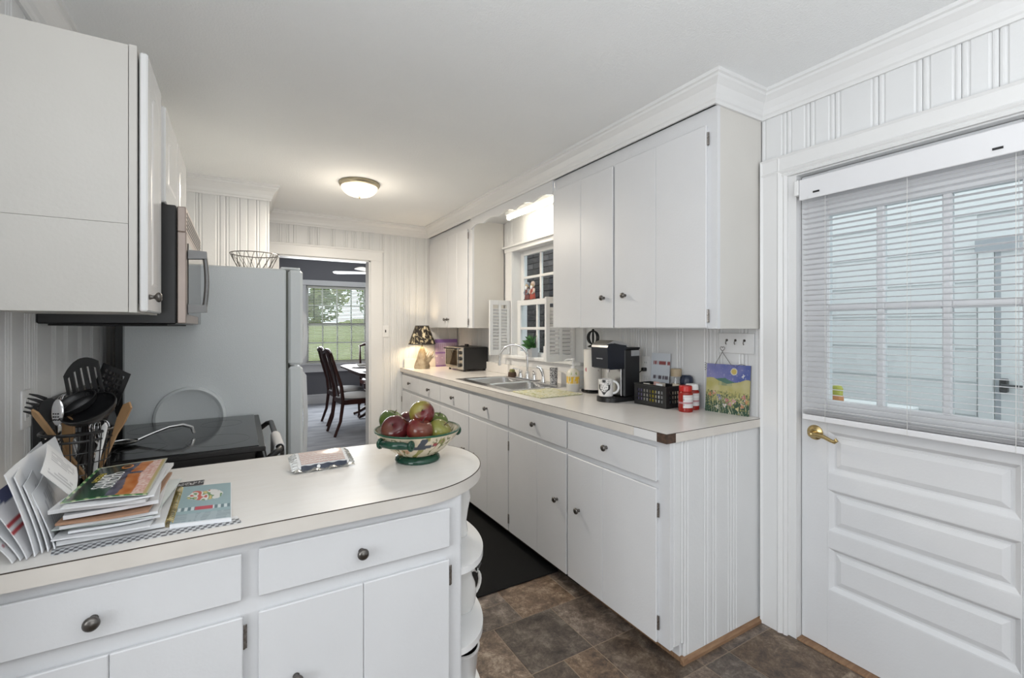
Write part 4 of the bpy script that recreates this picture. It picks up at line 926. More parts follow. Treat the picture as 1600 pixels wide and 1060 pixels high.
# card, jar, tumbler by the wall
def cardcol(s, t):
    for tt, cc in ((.80, (.30, .08, .08)), (.50, (.12, .10, .12)), (.12, (.12, .10, .16))):
        if abs(t-tt) < .03 and fl((s*14, tt*30, 1)) > -.1 and s > .1: return cc
    return (.66, .70, .75)
single('message_card', MB().sheet(lambda s, t: (1.998+.022*t, 1.85-.13*s, ZT+.265*t), 40, 40, .003, cardcol, (.6, .6, .62)), 'vcol', 'pale card with rows of small red and dark print behind the basket', 'card')
jx, jy = 1.995, 1.662
jr = thing('glass_jar', 'clear glass jar with a tan lid behind the black basket', 'jar', (jx, jy, ZT))
part('body', MB().lathe([(0, 0), (.028, 0), (.03, .006), (.03, .12), (.025, .135), (.025, .145), (0, .145)], 24, (jx, jy, ZT)), 'glass', jr, True); part('contents', MB().lathe([(0, .004), (.0275, .004), (.0275, .11), (0, .11)], 24, (jx, jy, ZT)), 'tan', jr, True)
part('lid', MB().lathe([(0, .19), (.026, .19), (.028, .186), (.028, .15), (0, .15)], 24, (jx, jy, ZT)), 'tan', jr, 40)
nx_, ny_ = 1.992, 1.594
tb = thing('navy_tumbler', 'dark navy tumbler with a rounded lid behind the red jars', 'tumbler', (nx_, ny_, ZT))
part('body', MB().lathe([(0, 0), (.025, 0), (.027, .01), (.030, .115), (0, .115)], 24, (nx_, ny_, ZT)), 'navy', tb, True)
part('lid', MB().lathe([(.0, .163), (.02, .162), (.03, .152), (.033, .135), (.032, .118), (0, .116)], 24, (nx_, ny_, ZT)), 'navy', tb, True)
# black basket with packets
bk = thing('plastic_basket', 'black plastic basket with square holes full of drink packets', 'basket', (1.897, 1.70, ZT))
bx0, bx1, by0, by1, bh = 1.838, 1.958, 1.592, 1.808, .108
part('floor', MB().box(bx0, bx1, by0, by1, ZT, ZT+.003), 'black', bk)
def lattice(a0, a1, z0, z1, n, m, rim=.02):
    mb = MB(); w = (a1-a0-2*rim)/n; h = (z1-z0-2*rim)/m; g = .34
    mb.box(a0, a1, -.0015, .0015, z0, z0+rim); mb.box(a0, a1, -.0015, .0015, z1-rim, z1); mb.box(a0, a0+rim, -.0015, .0015, z0+rim, z1-rim); mb.box(a1-rim, a1, -.0015, .0015, z0+rim, z1-rim)
    for i in range(n+1): c_ = a0+rim+i*w; mb.box(max(a0+rim, c_-g*w/2), min(a1-rim, c_+g*w/2), -.0015, .0015, z0+rim, z1-rim)
    for j in range(m+1): c_ = z0+rim+j*h; mb.box(a0+rim, a1-rim, -.0014, .0014, max(z0+rim, c_-g*h/2), min(z1-rim, c_+g*h/2))
    return mb
part('front_wall', lattice(by0, by1, ZT, ZT+bh, 9, 3).map(lambda p: (bx0+.0015-p.y, p.x, p.z)), 'black', bk); part('back_wall', lattice(by0, by1, ZT, ZT+bh, 9, 3).map(lambda p: (bx1-.0015-p.y, p.x, p.z)), 'black', bk)
part('end_wall', lattice(bx0+.003, bx1-.003, ZT, ZT+bh, 4, 3).map(lambda p: (p.x, by0+.0015+p.y, p.z)), 'black', bk); part('end_wall', lattice(bx0+.003, bx1-.003, ZT, ZT+bh, 4, 3).map(lambda p: (p.x, by1-.0015+p.y, p.z)), 'black', bk)
part('rim', MB().tube([(bx0, by0, ZT+bh), (bx1, by0, ZT+bh), (bx1, by1, ZT+bh), (bx0, by1, ZT+bh)], .004, 6, True), 'black', bk)
pkc = [('pale grey', (.62, .62, .64)), ('cream', (.66, .58, .46)), ('white', (.78, .78, .78)), ('pale blue', (.40, .50, .62)), ('yellow', (.72, .60, .06)), ('beige', (.60, .55, .47)), ('ivory', (.74, .72, .66)), ('pink', (.68, .42, .38)), ('lilac', (.34, .30, .50)), ('tan', (.50, .40, .28))]
for k, (cn, cc) in enumerate(pkc):
    if 'pk_'+cn not in MATS: mat('pk_'+cn, cc, .5)
    y = by0+.022+(k//2)*.042; hgt = .085+.03*R.random(); xx = 1.853 if k % 2 == 0 else 1.92
    mb = MB().sheet(lambda s, t: (-.004*math.sin(PI*s)*math.sin(PI*t), (.5-s)*.039, hgt*t), 6, 6, .006); mb.xf(Matrix.Translation((xx, y, ZT+.005)) @ Matrix.Rotation(R.uniform(-.05, .05), 4, 'X') @ Matrix.Rotation(R.uniform(-.1, .15), 4, 'Y'))
    single('drink_packet', mb, 'pk_'+cn, f'{cn} drink packet standing in the black plastic basket', 'packet', 'drink packets in the black basket', smooth=True)
# red jars
def jar(lab, x, y, white, rb):
    t = thing('red_jar', lab, 'jar', (x, y, ZT), rb)
    def jc(a, tt, r, z):
        if .022 < z < .082 and math.cos(a-3.9) > -.35:
            if abs(z-.045) < .004: return (.42, .22, .24)
            if math.cos(a-3.0) > .9: return (.27, .012, .008)
            if abs((a-3.6)) < .12 and .03 < z < .075: return (.2, .2, .22) if (z*600) % 2 < 1 else (.75, .75, .75)
            return (.70, .69, .70) if (z*330) % 1 > .25 else (.5, .45, .46)
        return (.27, .012, .008)
    part('body', MB().lathe([(0, 0), (.032, 0), (.034, .005)]+[(.034, .005+.085*k/40) for k in range(1, 41)]+[(.028, .098), (0, .098)], 64, (0, 0, 0) if False else (x, y, ZT), jc), 'vcol_gloss', t, 50)
    part('lid', MB().lathe([(0, .126), (.028, .126), (.0305, .122), (.0305, .099), (0, .099)], 32, (x, y, ZT)), 'white' if white else 'red_plastic', t, 40)
jar('red jar with a red screw lid and white label', 1.872, 1.503, False, 0); jar('red jar with a white screw lid beside the garden painting', 1.952, 1.528, True, 0)
# painted panel with wire hanger
def garden(s, t):
    n = fl((s*6, t*6, 3)); n2 = fl((s*25, t*25, 7)); hill = .66+.05*math.sin(s*7+1)+.03*n
    if t > hill:
        if (s-.64)**2+((t-.86)*1.08)**2 < .0036: return (.72, .55, .16)
        if (s-.64)**2+((t-.86)*1.08)**2 < .0060: return (.80, .78, .66)
        if (abs(s-.85) < .04 and abs(t-.78-(s-.85)*.5) < .012) or (abs(t-.78) < .04 and abs(s-.85) < .012): return (.75, .78, .82)
        c = mix((.10, .14, .42), (.28, .28, .55), (1-s)+.6*n)
        if t < hill+.10*max(0, 1-abs(s-.45)*4): return (.10, .22, .17)
        return mix(c, (.45, .45, .62), max(0, n2-.35)*2)
    if t > .56 and .30 < s < .62: return (.62, .58, .30) if (s*38) % 1 < .5 else (.13, .22, .14)
    if t > .44+.05*n2: return mix((.50, .46, .16), (.62, .57, .30), .5+n)
    fls = ((.10, .36, (.62, .16, .10)), (.20, .40, (.60, .20, .14)), (.31, .34, (.10, .14, .40)), (.34, .29, (.14, .18, .5)), (.50, .27, (.50, .12, .22)), (.58, .20, (.55, .14, .30)), (.66, .26, (.68, .30, .40)), (.46, .16, (.75, .72, .74)), (.88, .36, (.52, .10, .18)), (.85, .18, (.6, .22, .12)), (.75, .12, (.70, .60, .3)), (.28, .12, (.62, .6, .5)), (.94, .28, (.6, .25, .12)))
    for fx_, fy_, c in fls:
        d = math.hypot(s-fx_, t-fy_); aa = math.atan2(t-fy_, s-fx_)
        if d < .012: return (.60, .50, .18)
        if d < .036+.012*math.sin(3*aa+fx_*40)+.02*n2: return mix(c, (.7, .66, .6), max(0, n2)*1.2)
    g = mix((.52, .48, .18), (.035, .09, .055), (.46-t)*3.2+1.2*n2+.8*n)
    return (.72, .70, .50) if abs(fl((s*18+t*4, t*3, 9))) < .02+.02*(t < .3) else g
gp = thing('garden_painting', 'painted panel of a flower garden under a blue night sky, leaning on the wall', 'painting', (1.99, 1.365, ZT))
a_, b_ = Vector((1.974, 1.470, ZT)), Vector((2.002, 1.262, ZT)); up_ = Vector((.020, .002, .232))
part('panel', MB().sheet(lambda s, t: a_+(b_-a_)*s+up_*t, 110, 120, .008, lambda s, t: tuple(c*.72 for c in garden(s, t)), (.30, .28, .22)), 'vcol', gp)
wire = []; q0 = a_+up_+(b_-a_)*.20; q1 = a_+up_+(b_-a_)*.80; ap = a_+up_+(b_-a_)*.36+Vector((.002, 0, .058))
hx = (b_-a_).normalized()
heart = [ap+hx*.011*(16*math.sin(a)**3)/16+Z*(.016+.013*(13*math.cos(a)-5*math.cos(2*a)-2*math.cos(3*a)-math.cos(4*a))/16) for a in [PI+i*2*PI/24 for i in range(25)]]
part('wire_hanger', MB().tube([q0-Z*.02, q0, ap+Z*.001]+heart+[ap, q1-hx*.05, q1-Z*.02], .0013, 6), 'pewter', gp)
part('wire_curl', MB().tube([a_+up_-Z*(.035-.003*i)+hx*(-.006-.006*math.sin(i*1.6))+Vector((-.003, 0, .002*math.cos(i*1.6))) for i in range(14)], .001, 5).tube([q1-Z*.01+hx*(.02*math.cos(b))+Z*.014*math.sin(b) for b in [i*PI/8 for i in range(9)]], .001, 5), 'pewter', gp)
# key rack
kr = thing('key_rack', 'white wall board with three small dark key hooks', 'key rack', (XW-.004, 1.337, 1.2))
part('board', MB().box(XW-.011, XW-.0005, 1.25, 1.43, 1.20, 1.296, .002), 'paint', kr)
for y in (1.385, 1.34, 1.295):
    part('hook', MB().cyl((XW-.011, y, 1.262), (XW-.014, y, 1.262), .006, n=12).tube([(XW-.013, y, 1.262), (XW-.020, y, 1.256), (XW-.022, y, 1.248), (XW-.018, y, 1.242)], .002, 6), 'pewter', kr)
# window sill things
pp = thing('potted_plant', 'leafy green plant in a square galvanised pot on the window sill', 'plant', (2.028, 3.10, 1.0853))
part('pot', MB().extr([(-.033, -.033), (.033, -.033), (.033, .033), (-.033, .033)], 'z', 0, .075).map(lambda p: (p.x*(.8+2.6*p.z)+2.028, p.y*(.8+2.6*p.z)+3.10, p.z+1.0853)), 'galv', pp)
lf = MB().sheet(lambda s, t: ((s-.5)*.03*math.sin(PI*(.08+.9*t)), .012*math.sin(PI*t), .085*t), 2, 5).mesh('leaf', m='leaf')
for k in range(46):
    a = R.uniform(0, 2*PI); el = R.uniform(-.2, 1.15); r_ = R.uniform(.0, .028)
    inst('leaf', lf, (2.022+r_*math.cos(a)*.6, 3.10+r_*math.sin(a), 1.155+R.uniform(0, .055)), pp, (R.uniform(-.3, .3), (PI/2-el)*.9*(1 if math.cos(a) < .2 else .3), a if math.cos(a) < .2 else a+PI/2), (R.uniform(.6, 1.05),)*3)
single('sill_block', MB().box(1.995, 2.015, 2.865, 2.905, 1.0853, 1.18, .003), 'white', 'small white upright block on the window sill beside the plant', 'ornament')
def figurine(lab, y, coat, hood):
    t = thing('figurine', lab, 'figurine', (2.0875, y, 1.5555)); x, z = 2.0875, 1.5555
    mat('coat_'+lab[:8], coat, .4); mat('hood_'+lab[:8], hood, .5)
    part('robe', MB().lathe([(0, 0), (.034, 0), (.036, .01), (.030, .05), (.024, .08), (.014, .1), (0, .104)], 18, (x, y, z), sq=(.52, 1)), 'coat_'+lab[:8], t, True)
    part('head', MB().ball((x, y, z+.118), .018, .02, .02), 'tan', t, True)
    part('hood', MB().ball((x+.004, y, z+.128), .016, .023, .024), 'hood_'+lab[:8], t, True)
    part('beard', MB().ball((x-.012, y, z+.102), .008, .014, .018), 'white', t, True)
    for s in (-1, 1): part('arm', MB().tube([(x, y+s*.022, z+.088), (x-.008, y+s*.032, z+.06), (x-.016, y+s*.012, z+.045)], [.010, .010, .007], 8), 'hood_'+lab[:8], t, True)
    part('base', MB().box(x-.0165, x+.0165, y-.035, y+.035, z, z+.006, .002), 'brown_core', t)
figurine('grey-blue hooded winter figurine on the window sash', 3.275, (.16, .05, .05), (.22, .25, .30)); figurine('red coated winter figurine with a pale hood on the window sash', 3.195, (.34, .06, .04), (.55, .45, .40))
# ================================================================== THINGS ON THE PENINSULA
PT = PZ+.0005
# fruit bowl
bw = thing('fruit_bowl', 'hand-painted cream footed bowl with green rim and handles holding apples', 'bowl', (.533, 1.545, PT))
bxx, byy = .533, 1.545
def bowlcol(a, t, r, z):
    n = fl((math.cos(a)*4, math.sin(a)*4, z*28)); c = (.66, .57, .42)
    if z > .104: return (.02, .09, .05)
    u = a-4.45; q = abs(fl((math.cos(a)*7+3, math.sin(a)*7, z*34)))
    # humming bird
    x, y = (a-4.50)*.12/.048, (z-.068)/.026
    if (abs(x) < .8 and abs(y-.15*x) < .28*(1-abs(x))+.05) or (-.4 < x < .3 and abs(x+.15-.25*y) < .22 and 0 < y < 1.25): return (.05, .06, .08)
    if abs(x-.85) < .16 and abs(y-.25) < .25: return (.35, .05, .06)
    if q < .085 and z < .097 and (u > .28 or u < -.40): return (.13, .14, .04)
    if n > .42 and u > .3: return (.45, .16, .16)
    if n > .25: return (.28, .26, .08)
    if n < -.45 and z < .06: return (.52, .30, .18)
    return c
outp = [(.060, .022), (.075, .028), (.095, .043), (.115, .062), (.132, .083), (.143, .100), (.1465, .107)]
fine = []
for (r0, z0), (r1, z1) in zip(outp, outp[1:]):
    for k in range(5): fine.append((r0+(r1-r0)*k/5, z0+(z1-z0)*k/5))
fine += [(.1465, .107), (.146, .110), (.142, .110), (.139, .104), (.126, .084), (.108, .068), (.085, .058), (.04, .054), (0, .054)]
part('dish', MB().lathe(fine, 360, (bxx, byy, PT), bowlcol), 'vcol_gloss', bw, 50)
part('foot', MB().lathe([(0, 0), (.074, 0), (.077, .005), (.075, .014), (.066, .021), (.06, .0225), (0, .0225)], 48, (bxx, byy, PT)), 'green_glaze', bw, True)
for sgn in (-1, 1):
    d = Vector((.86, -.20, 0)).normalized()*sgn*1.0; n = Vector((-d.y, d.x, 0)); c = Vector((bxx, byy, PT))
    if sgn < 0: d = Vector((-.75, -.66, 0)).normalized(); n = Vector((-d.y, d.x, 0))
    else: d = Vector((.92, .38, 0)).normalized(); n = Vector((-d.y, d.x, 0))
    h_ = part('handle', MB().tube([c+d*.134+n*.055+Z*.080, c+d*.155+n*.035+Z*.086, c+d*.163+Z*.086, c+d*.155-n*.035+Z*.086, c+d*.134-n*.055+Z*.080], [.009, .012, .012, .012, .009], 10), 'green_glaze', bw, True)
    for s in (-1, 1): part('scroll', MB().tube([c+d*(.14+.012*math.cos(b))+n*s*.056+Z*(.083+.012*math.sin(b)) for b in [i*2*PI/12 for i in range(12)]], .006, 8, True), 'green_glaze', h_, True)
def apple(lab, p, r, base, blush, amt, tilt, stem=True):
    ang = R.uniform(0, 6); sd = R.uniform(0, 50)
    def cf(d):
        v = .5+.5*math.sin(math.atan2(d.y, d.x)+ang)*.9+.35*fl(d*2+Vector((sd, 0, 0)))+.10*fl(Vector((math.atan2(d.y, d.x)*14, d.z*2, sd)))
        return mix(base, blush, (v-(1-amt))*2.2)
    mb = MB().ball((0, 0, 0), r, r, r*.93, 36, 22, cf, lambda d: (1-.26*math.exp(-((1-d.z)/.10)))*(1-.12*math.exp(-((1+d.z)/.08)))*(1+.05*d.z))
    M = Matrix.Translation(p) @ Matrix.Rotation(tilt[0], 4, 'X') @ Matrix.Rotation(tilt[1], 4, 'Y')
    t = thing('apple', lab, 'apple', p, group='apples in the painted bowl')
    part('fruit', mb.xf(M), 'vcol_gloss', t, True)
    part('stem', MB().tube([(0, 0, r*.62), (.002, 0, r*.85), (.005, .001, r*1.02)], .0016, 5).xf(M), 'brown_core', t, True)
GR, RD, DR = (.10, .14, .025), (.13, .013, .014), (.085, .012, .014)
apple('large dark red apple at the front of the bowl above the left handle', (.444, 1.512, .985), .046, (.12, .04, .025), DR, .95, (.9, -.5))
apple('red streaked apple at the front of the bowl above the painted bird', (.512, 1.466, .982), .045, (.16, .05, .03), RD, .85, (.3, .2))
apple('red and yellow apple on top of the pile with its stem end showing', (.535, 1.508, 1.030), .043, (.26, .22, .045), RD, .74, (1.1, -.35))
apple('dark green apple behind the large dark red one', (.457, 1.604, .995), .042, GR, (.06, .10, .02), .5, (.2, .3))
apple('small red apple half hidden at the middle of the pile', (.520, 1.592, .985), .042, RD, DR, .7, (.1, .6))
apple('dark green apple behind the top apple on the right handle side', (.614, 1.572, .978), .041, GR, (.06, .11, .02), .5, (.3, .1))
apple('yellow-green apple with a brown blush near the right handle', (.582, 1.468, .972), .041, (.22, .22, .05), (.2, .13, .04), .35, (.6, .4))
# wrapped biscuit pack
pk = thing('biscuit_pack', 'foil wrapped biscuit tray with a pink zigzag window on the peninsula', 'snack pack', (.238, 1.645, PT), math.radians(2), local=True)
def top(s, t): return (.62, .42, .38) if abs(((t*7+.35*abs(((s*9) % 1)-.5)) % 1)-.5) < .22 else (.72, .66, .62)
part('tray', MB().extr([(-.05, 0), (.036, 0), (.032, .040), (-.046, .016)], 'x', -.08, .075), 'white_gloss', pk)
part('printed_top', MB().sheet(lambda s, t: (-.07+.135*s, -.040+.070*t, .0195+.022*t+.004*math.sin(PI*s)*math.sin(PI*t)), 60, 30, .001, top), 'vcol_gloss', pk, True)
part('navy_band', MB().sheet(lambda s, t: (-.072+.14*s, -.0525+.006*t, .003+.014*t+.0012*math.sin(s*25)), 40, 6, .0008), 'navy', pk, True)
part('emblem', MB().cyl((-.02, -.0495, .011), (-.02, -.0505, .0115), .0055, n=12), 'white', pk)
mat('foil', (.62, .62, .60), .2, .8, bump=.6, bscale=120)
for x0, x1 in ((-.10, -.078), (.073, .092)): part('crimped_end', MB().sheet(lambda s, t: (x0+(x1-x0)*s, -.052+.088*t, .006+.034*t**.7*(1-(s if x0 > 0 else 1-s)*.4)+.003*math.sin(t*40)), 6, 40, .001), 'foil', pk, True)
part('wrapper_skirt', MB().sheet(lambda s, t: (-.095+.185*s, -.066+.017*t, .003+.004*t+.003*math.sin(s*22)), 40, 4, .0008), 'foil', pk, True)
# spiral notebook on a placemat sheet
def chk(s, t): return (.06, .06, .07) if (int(s*46)+int(t*5)) % 2 else (.62, .64, .66)
single('gingham_sheet', MB().sheet(lambda s, t: (-.325+.33*s-.01*t, 1.262-.012*s+.05*t, PT+.0012), 92, 10, .001, lambda s, t: chk(s, t) if t < .7 else (.70, .70, .71)), 'vcol', 'black and white gingham edged sheet under the notebook and papers', 'paper')
nb = thing('spiral_notebook', 'teal spiral notebook with a printed cover lying beside the paper stack', 'notebook', (-.08, 1.43, PT+.0015))
def cover(s, t):
    if t < .20: return (.36, .44, .47) if abs(((t*40) % 1)-.5) > .2 or fl((s*12, t*4, 1)) > 0 else (.24, .30, .34)
    if .27 < t < .36:
        if .36 < s < .68: return (.50, .07, .10)
        return (.62, .70, .72) if int(s*17) % 2 else (.12, .20, .23)
    d = math.hypot((s-.52)/.34, (t-.66)/.16)
    if d < 1+.35*fl((s*5, t*5, 1)):
        v = fl((s*9, t*9, 6)); return (.55, .12, .09) if v > .12 and s < .6 else (.72, .72, .70) if v > -.15 else (.13, .28, .12) if v > -.32 else (.62, .5, .2)
    return (.29, .41, .44)
na, nb_, nc = Vector((-.136, 1.290, 0)), Vector((-.016, 1.266, 0)), Vector((-.140, 1.578, 0))
part('pages', MB().sheet(lambda s, t: na+(nb_-na)*s+(nc-na)*t+Z*(PT+.0105), 2, 2, .0085), 'paper', nb)
part('cover', MB().sheet(lambda s, t: na+(nb_-na)*s*.985+(nc-na)*(.01+.98*t)+Z*(PT+.0118), 70, 90, .001, cover), 'vcol', nb)
pts = []
for i in range(26*8): q = i/(26*8); a = i*2*PI/8; ax = (nc-na); p_ = na+ax*(.03+.94*q)+Vector((-.002, 0, PT+.0095)); pts.append(p_+Vector((1, 0, 0))*.0085*math.cos(a)+Z*.0085*math.sin(a))
part('spiral_binding', MB().tube(pts, .0011, 5), 'gold', nb, True)
# coupons
def coup(s, t): return (.70, .70, .70) if .2 < t < .8 and fl((s*22, t*9, 2)) > .12 else (.025, .025, .028)
single('coupon_strip', MB().sheet(lambda s, t: (-.165+.075*s, 1.618-.01*s+.045*t, PT+.001+.0015*s), 36, 12, .0006, coup), 'vcol', 'black printed coupon strip poking out behind the teal notebook', 'coupon')
# stack of papers
def lines(seed, dens=.5):
    def f(s, t):
        if .12 < s < .85 and .1 < t < .9 and (t*16) % 1 < .3 and fl((s*6, int(t*16)*3.1, seed)) > .1-dens*.4: return (.42, .43, .46)
        return (.74, .75, .77)
    return f
stk = [('magazine', 'thick white catalogue at the bottom of the paper stack', .012, .20, .29, 1, (.70, .71, .72)), ('envelope', 'white business envelope low in the paper stack', .004, .18, .30, -3, (.76, .77, .79)),
       ('envelope', 'white envelope with its flap forward in the paper stack', .006, .17, .28, 4, (.77, .78, .80)), ('flyer', 'pale green printed flyer in the paper stack', .003, .19, .28, -6, (.60, .68, .64)),
       ('folded_letter', 'folded letter with small print in the paper stack', .008, .18, .29, 2, (.74, .75, .77)), ('kraft_envelope', 'brown kraft envelope in the middle of the paper stack', .006, .17, .31, -2, (.38, .22, .14)),
       ('folded_letter', 'crumpled folded letter above the brown envelope', .010, .175, .29, 5, (.76, .76, .78)), ('newspaper', 'folded newsprint near the top of the paper stack', .010, .18, .30, -4, (.66, .66, .67)), ('envelope', 'white envelope directly under the sandwich magazine', .004, .17, .29, 1, (.78, .79, .81))]
zz = PT+.003
for k, (nm, lab, th, w, h, rot, c) in enumerate(stk):
    M = Matrix.Translation((-.228+R.uniform(-.006, .006)-.0015*k, 1.440+R.uniform(-.006, .012), zz)) @ Matrix.Rotation(math.radians(rot), 4, 'Z')
    ln = lines(k)
    mb = MB().sheet(lambda s, t: ((s-.5)*w*.9-.008, (t-.5)*h, th+.0016*math.sin(s*5+k)*math.sin(t*4+k)), 16, 34, th*.82, lambda s, t: c if nm == 'kraft_envelope' else mix(c, ln(s, t), .5), c).xf(M)
    single(nm, mb, 'vcol', lab, 'paper', 'papers in the stack on the peninsula'); zz += th+.0022
# sandwich magazine on top
mgz = thing('sandwich_magazine', 'dark green flyer with a sandwich photo and white lettering on top of the papers', 'magazine', (-.25, 1.44, zz))
ma, mb_, mc = Vector((-.325, 1.315, zz+.002)), Vector((-.176, 1.290, zz+.002)), Vector((-.318, 1.585, zz+.004))
def sand(s, t):   # s across (+x), t along (+y)
    n = fl((s*9, t*9, 3)); n2 = fl((s*30, t*30, 8))
    if s < .045 or t < .03: return (.05, .20, .06) if int(t*22+s*22) % 3 else (.45, .52, .30)
    if t > .97 or s > .975: return (.50, .50, .40)
    if s < .12: return (.025, .03, .03)
    edge = .60+.03*math.sin(t*8)
    if s > edge+.17+.03*n:
        if s > .93: return (.50, .40, .20)
        return mix((.62, .34, .28), (.80, .62, .56), .5+n2+.4*n)
    if s > edge and not (.60 < t < .66):
        return mix((.42, .13, .035), (.55, .22, .08), .5+n)
    if s > .48: return mix((.06, .06, .09), (.14, .14, .19), .5+n)
    return mix((.03, .045, .04), (.03, .10, .05), (1-t)*1.2-.5+.3*n)
bend = lambda s, t: Z*(.012*s*s*t+.004*math.sin(PI*s))
part('cover', MB().sheet(lambda s, t: ma+(mb_-ma)*s+(mc-ma)*t+bend(s, t), 70, 90, .002, sand, (.6, .6, .58)), 'vcol_gloss', mgz)
X_, Y_ = (mb_-ma).normalized(), (mc-ma).normalized()
def lettering(body, size, s, t, m, sx=1):
    lt = text_mb(body, size, .0002); lt.map(lambda p: (p.x*sx, p.y, p.z)); o_ = ma+(mb_-ma)*s+(mc-ma)*t+bend(s, t)+Z*.0009
    lt.xf(basis(o_, -Y_, X_)); part('lettering', lt, m, mgz)
mat('gold_print', (.45, .36, .05), .5)
lettering('QUIZNOS', .030, .42, .47, 'white', .95); lettering('SUMMITS', .030, .29, .46, 'white', .95); lettering('FRESH', .020, .185, .60, 'gold_print', 1.3)
part('logo_oval', MB().lathe([(0, .0012), (.010, .0011), (.012, .0008)], 24, sq=(1, 1.5)).xf(basis(ma+(mb_-ma)*.47+(mc-ma)*.86+bend(.47, .86), X_, Y_)), 'orange', mgz); part('logo_centre', MB().lathe([(0, .0016), (.008, .0015)], 24, sq=(1, 1.5)).xf(basis(ma+(mb_-ma)*.47+(mc-ma)*.86+bend(.47, .86), X_, Y_)), 'black', mgz)
# mail leaning in a fan beside the stack
ml = [(-.325, 1.290, .24, .12, -.05, 0, 'letter', 'folded printed letter leaning at the front of the mail fan'), (-.333, 1.283, .26, .145, -.055, 1, 'envelope', 'white window envelope leaning behind the printed letter'),
      (-.341, 1.280, .28, .168, -.06, 2, 'envelope', 'large plain white envelope in the middle of the mail fan'), (-.349, 1.270, .30, .178, -.06, 2, 'envelope', 'tall plain white envelope rising over the mail fan'),
      (-.358, 1.262, .28, .125, -.07, 3, 'flyer', 'mail flyer with navy and red stripes in the mail fan'), (-.367, 1.262, .25, .10, -.075, 0, 'letter', 'white printed notice low in the mail fan'), (-.376, 1.255, .22, .085, -.08, 4, 'newsletter', 'newsletter with red print at the wall side of the mail fan')]
for k, (x, y, L_, H_, dx, sty, nm, lab) in enumerate(ml):
    def mc_(s, t, sty=sty, k=k):
        if sty == 0: return lines(k+20, .8)(t, s)
        if sty == 1: return (.10, .10, .12) if .3 < s < .36 and .25 < t < .6 and (t*60) % 1 < .5 else lines(k+20, .1)(t, s)
        if sty == 3: return (.45, .06, .07) if .40 < t < .46 or .52 < t < .56 else (.05, .06, .14) if t > .8 and fl((s*6, t*6, 1)) > -.1 else (.72, .72, .74)
        if sty == 4: return (.45, .15, .18) if .3 < t < .36 and fl((s*30, 1, 1)) > 0 else (.74, .74, .75)
        return (.77, .78, .80)
    mb = MB().sheet(lambda s, t: (x+dx*t**1.15+.004*math.sin(s*5+k)*t-.03*s*(k < 3), y+L_*s*(1-.06*t)+.055*t, PT+.003+H_*.88*t+.02*s*t), 34, 34, .0022, mc_, (.72, .73, .75))
    single(nm, mb, 'vcol', lab, 'mail', 'mail leaning in a fan on the peninsula', smooth=True)
op = Vector((-.36, 1.47, PT+.10))
single('letter', MB().sheet(lambda s, t: Vector((-.318, 1.385, PT+.075))+Vector((-.03, .15, .035))*s+Vector((-.045, -.035, .075))*t+Vector((.004, 0, .004))*math.sin(PI*s), 30, 30, .001, lambda s, t: lines(41, .7)(t, s), (.74, .74, .76)), 'vcol', 'open printed letter tucked upright above the other mail beside the basket', 'mail', 'mail leaning in a fan on the peninsula', smooth=True)
# utensil basket
ux, uy, uz = -.385, 1.712, PT
ub = thing('utensil_basket', 'round black wire utensil basket behind the mail', 'basket', (ux, uy, uz))
def ring2(r, z, n=36): return [(ux+r*math.cos(2*PI*i/n), uy+r*math.sin(2*PI*i/n), uz+z) for i in range(n)]
part('base', MB().lathe([(0, 0), (.057, 0), (.059, .003), (0, .004)], 28, (ux, uy, uz)), 'black', ub)
part('rim', MB().tube(ring2(.076, .172), .0045, 8, True), 'black', ub); part('collar', MB().tube(ring2(.0735, .152), .0035, 6, True), 'black', ub)
for z in (.03, .06, .09, .12): part('hoop', MB().tube(ring2(.058+.0155*z/.15, z), .0014, 5, True), 'black', ub)
for i in range(28):
    a = 2*PI*i/28; part('wire', MB().tube([(ux+.058*math.cos(a), uy+.058*math.sin(a), uz+.002), (ux+.0755*math.cos(a), uy+.0755*math.sin(a), uz+.172)], .0014, 5), 'black', ub)
for a in (-1.0, -2.6, .6, 2.2): part('strap', MB().tube([(ux+.058*math.cos(a), uy+.058*math.sin(a), uz+.002), (ux+.076*math.cos(a), uy+.076*math.sin(a), uz+.172)], .005, 6), 'black', ub)
def inb(x, y): return Vector((ux+x, uy+y, uz+.012))
def tool(nm, lab, cat='utensil'): return thing(nm, lab, cat, (ux, uy, uz+.012), group='utensils in the wire basket')
# slotted turner
t = tool('slotted_turner', 'black slotted turner with long slots, tallest in the utensil basket')
c_ = Vector((-.372, 1.735, 1.118)); along = (CR*-.22+Z*.95).normalized(); M = basis(c_, CR+Z*.2, along) @ Matrix.Scale(1.22, 4)
mb = MB()
def topf(a): return .098-.9*(a-.01)**2*14
cols = [(-.042, -.034, 0), (-.034, -.028, 1), (-.028, -.018, 0), (-.018, -.012, 1), (-.012, -.002, 0), (-.002, .004, 1), (.004, .014, 0), (.014, .020, 1), (.020, .030, 0), (.030, .036, 1), (.036, .044, 0)]
for a, b, slot in cols:
    for lo, hi in (((0, 1),) if not slot else ((0, .22), (.80, 1))):
        ya, yb = topf(a), topf(b); l0 = lambda y, q: -.01+(y+.01)*q
        mb.add([(a, l0(ya, lo), -.0012), (b, l0(yb, lo), -.0012), (b, l0(yb, hi), -.0012), (a, l0(ya, hi), -.0012), (a, l0(ya, lo), .0012), (b, l0(yb, lo), .0012), (b, l0(yb, hi), .0012), (a, l0(ya, hi), .0012)], [(3, 2, 1, 0), (4, 5, 6, 7), (0, 1, 5, 4), (1, 2, 6, 5), (2, 3, 7, 6), (3, 0, 4, 7)])
part('head', mb.xf(M), 'black', t); part('handle', MB().tube([c_, c_-along*.04, inb(.02, .01)], .006, 8), 'black', t, True)
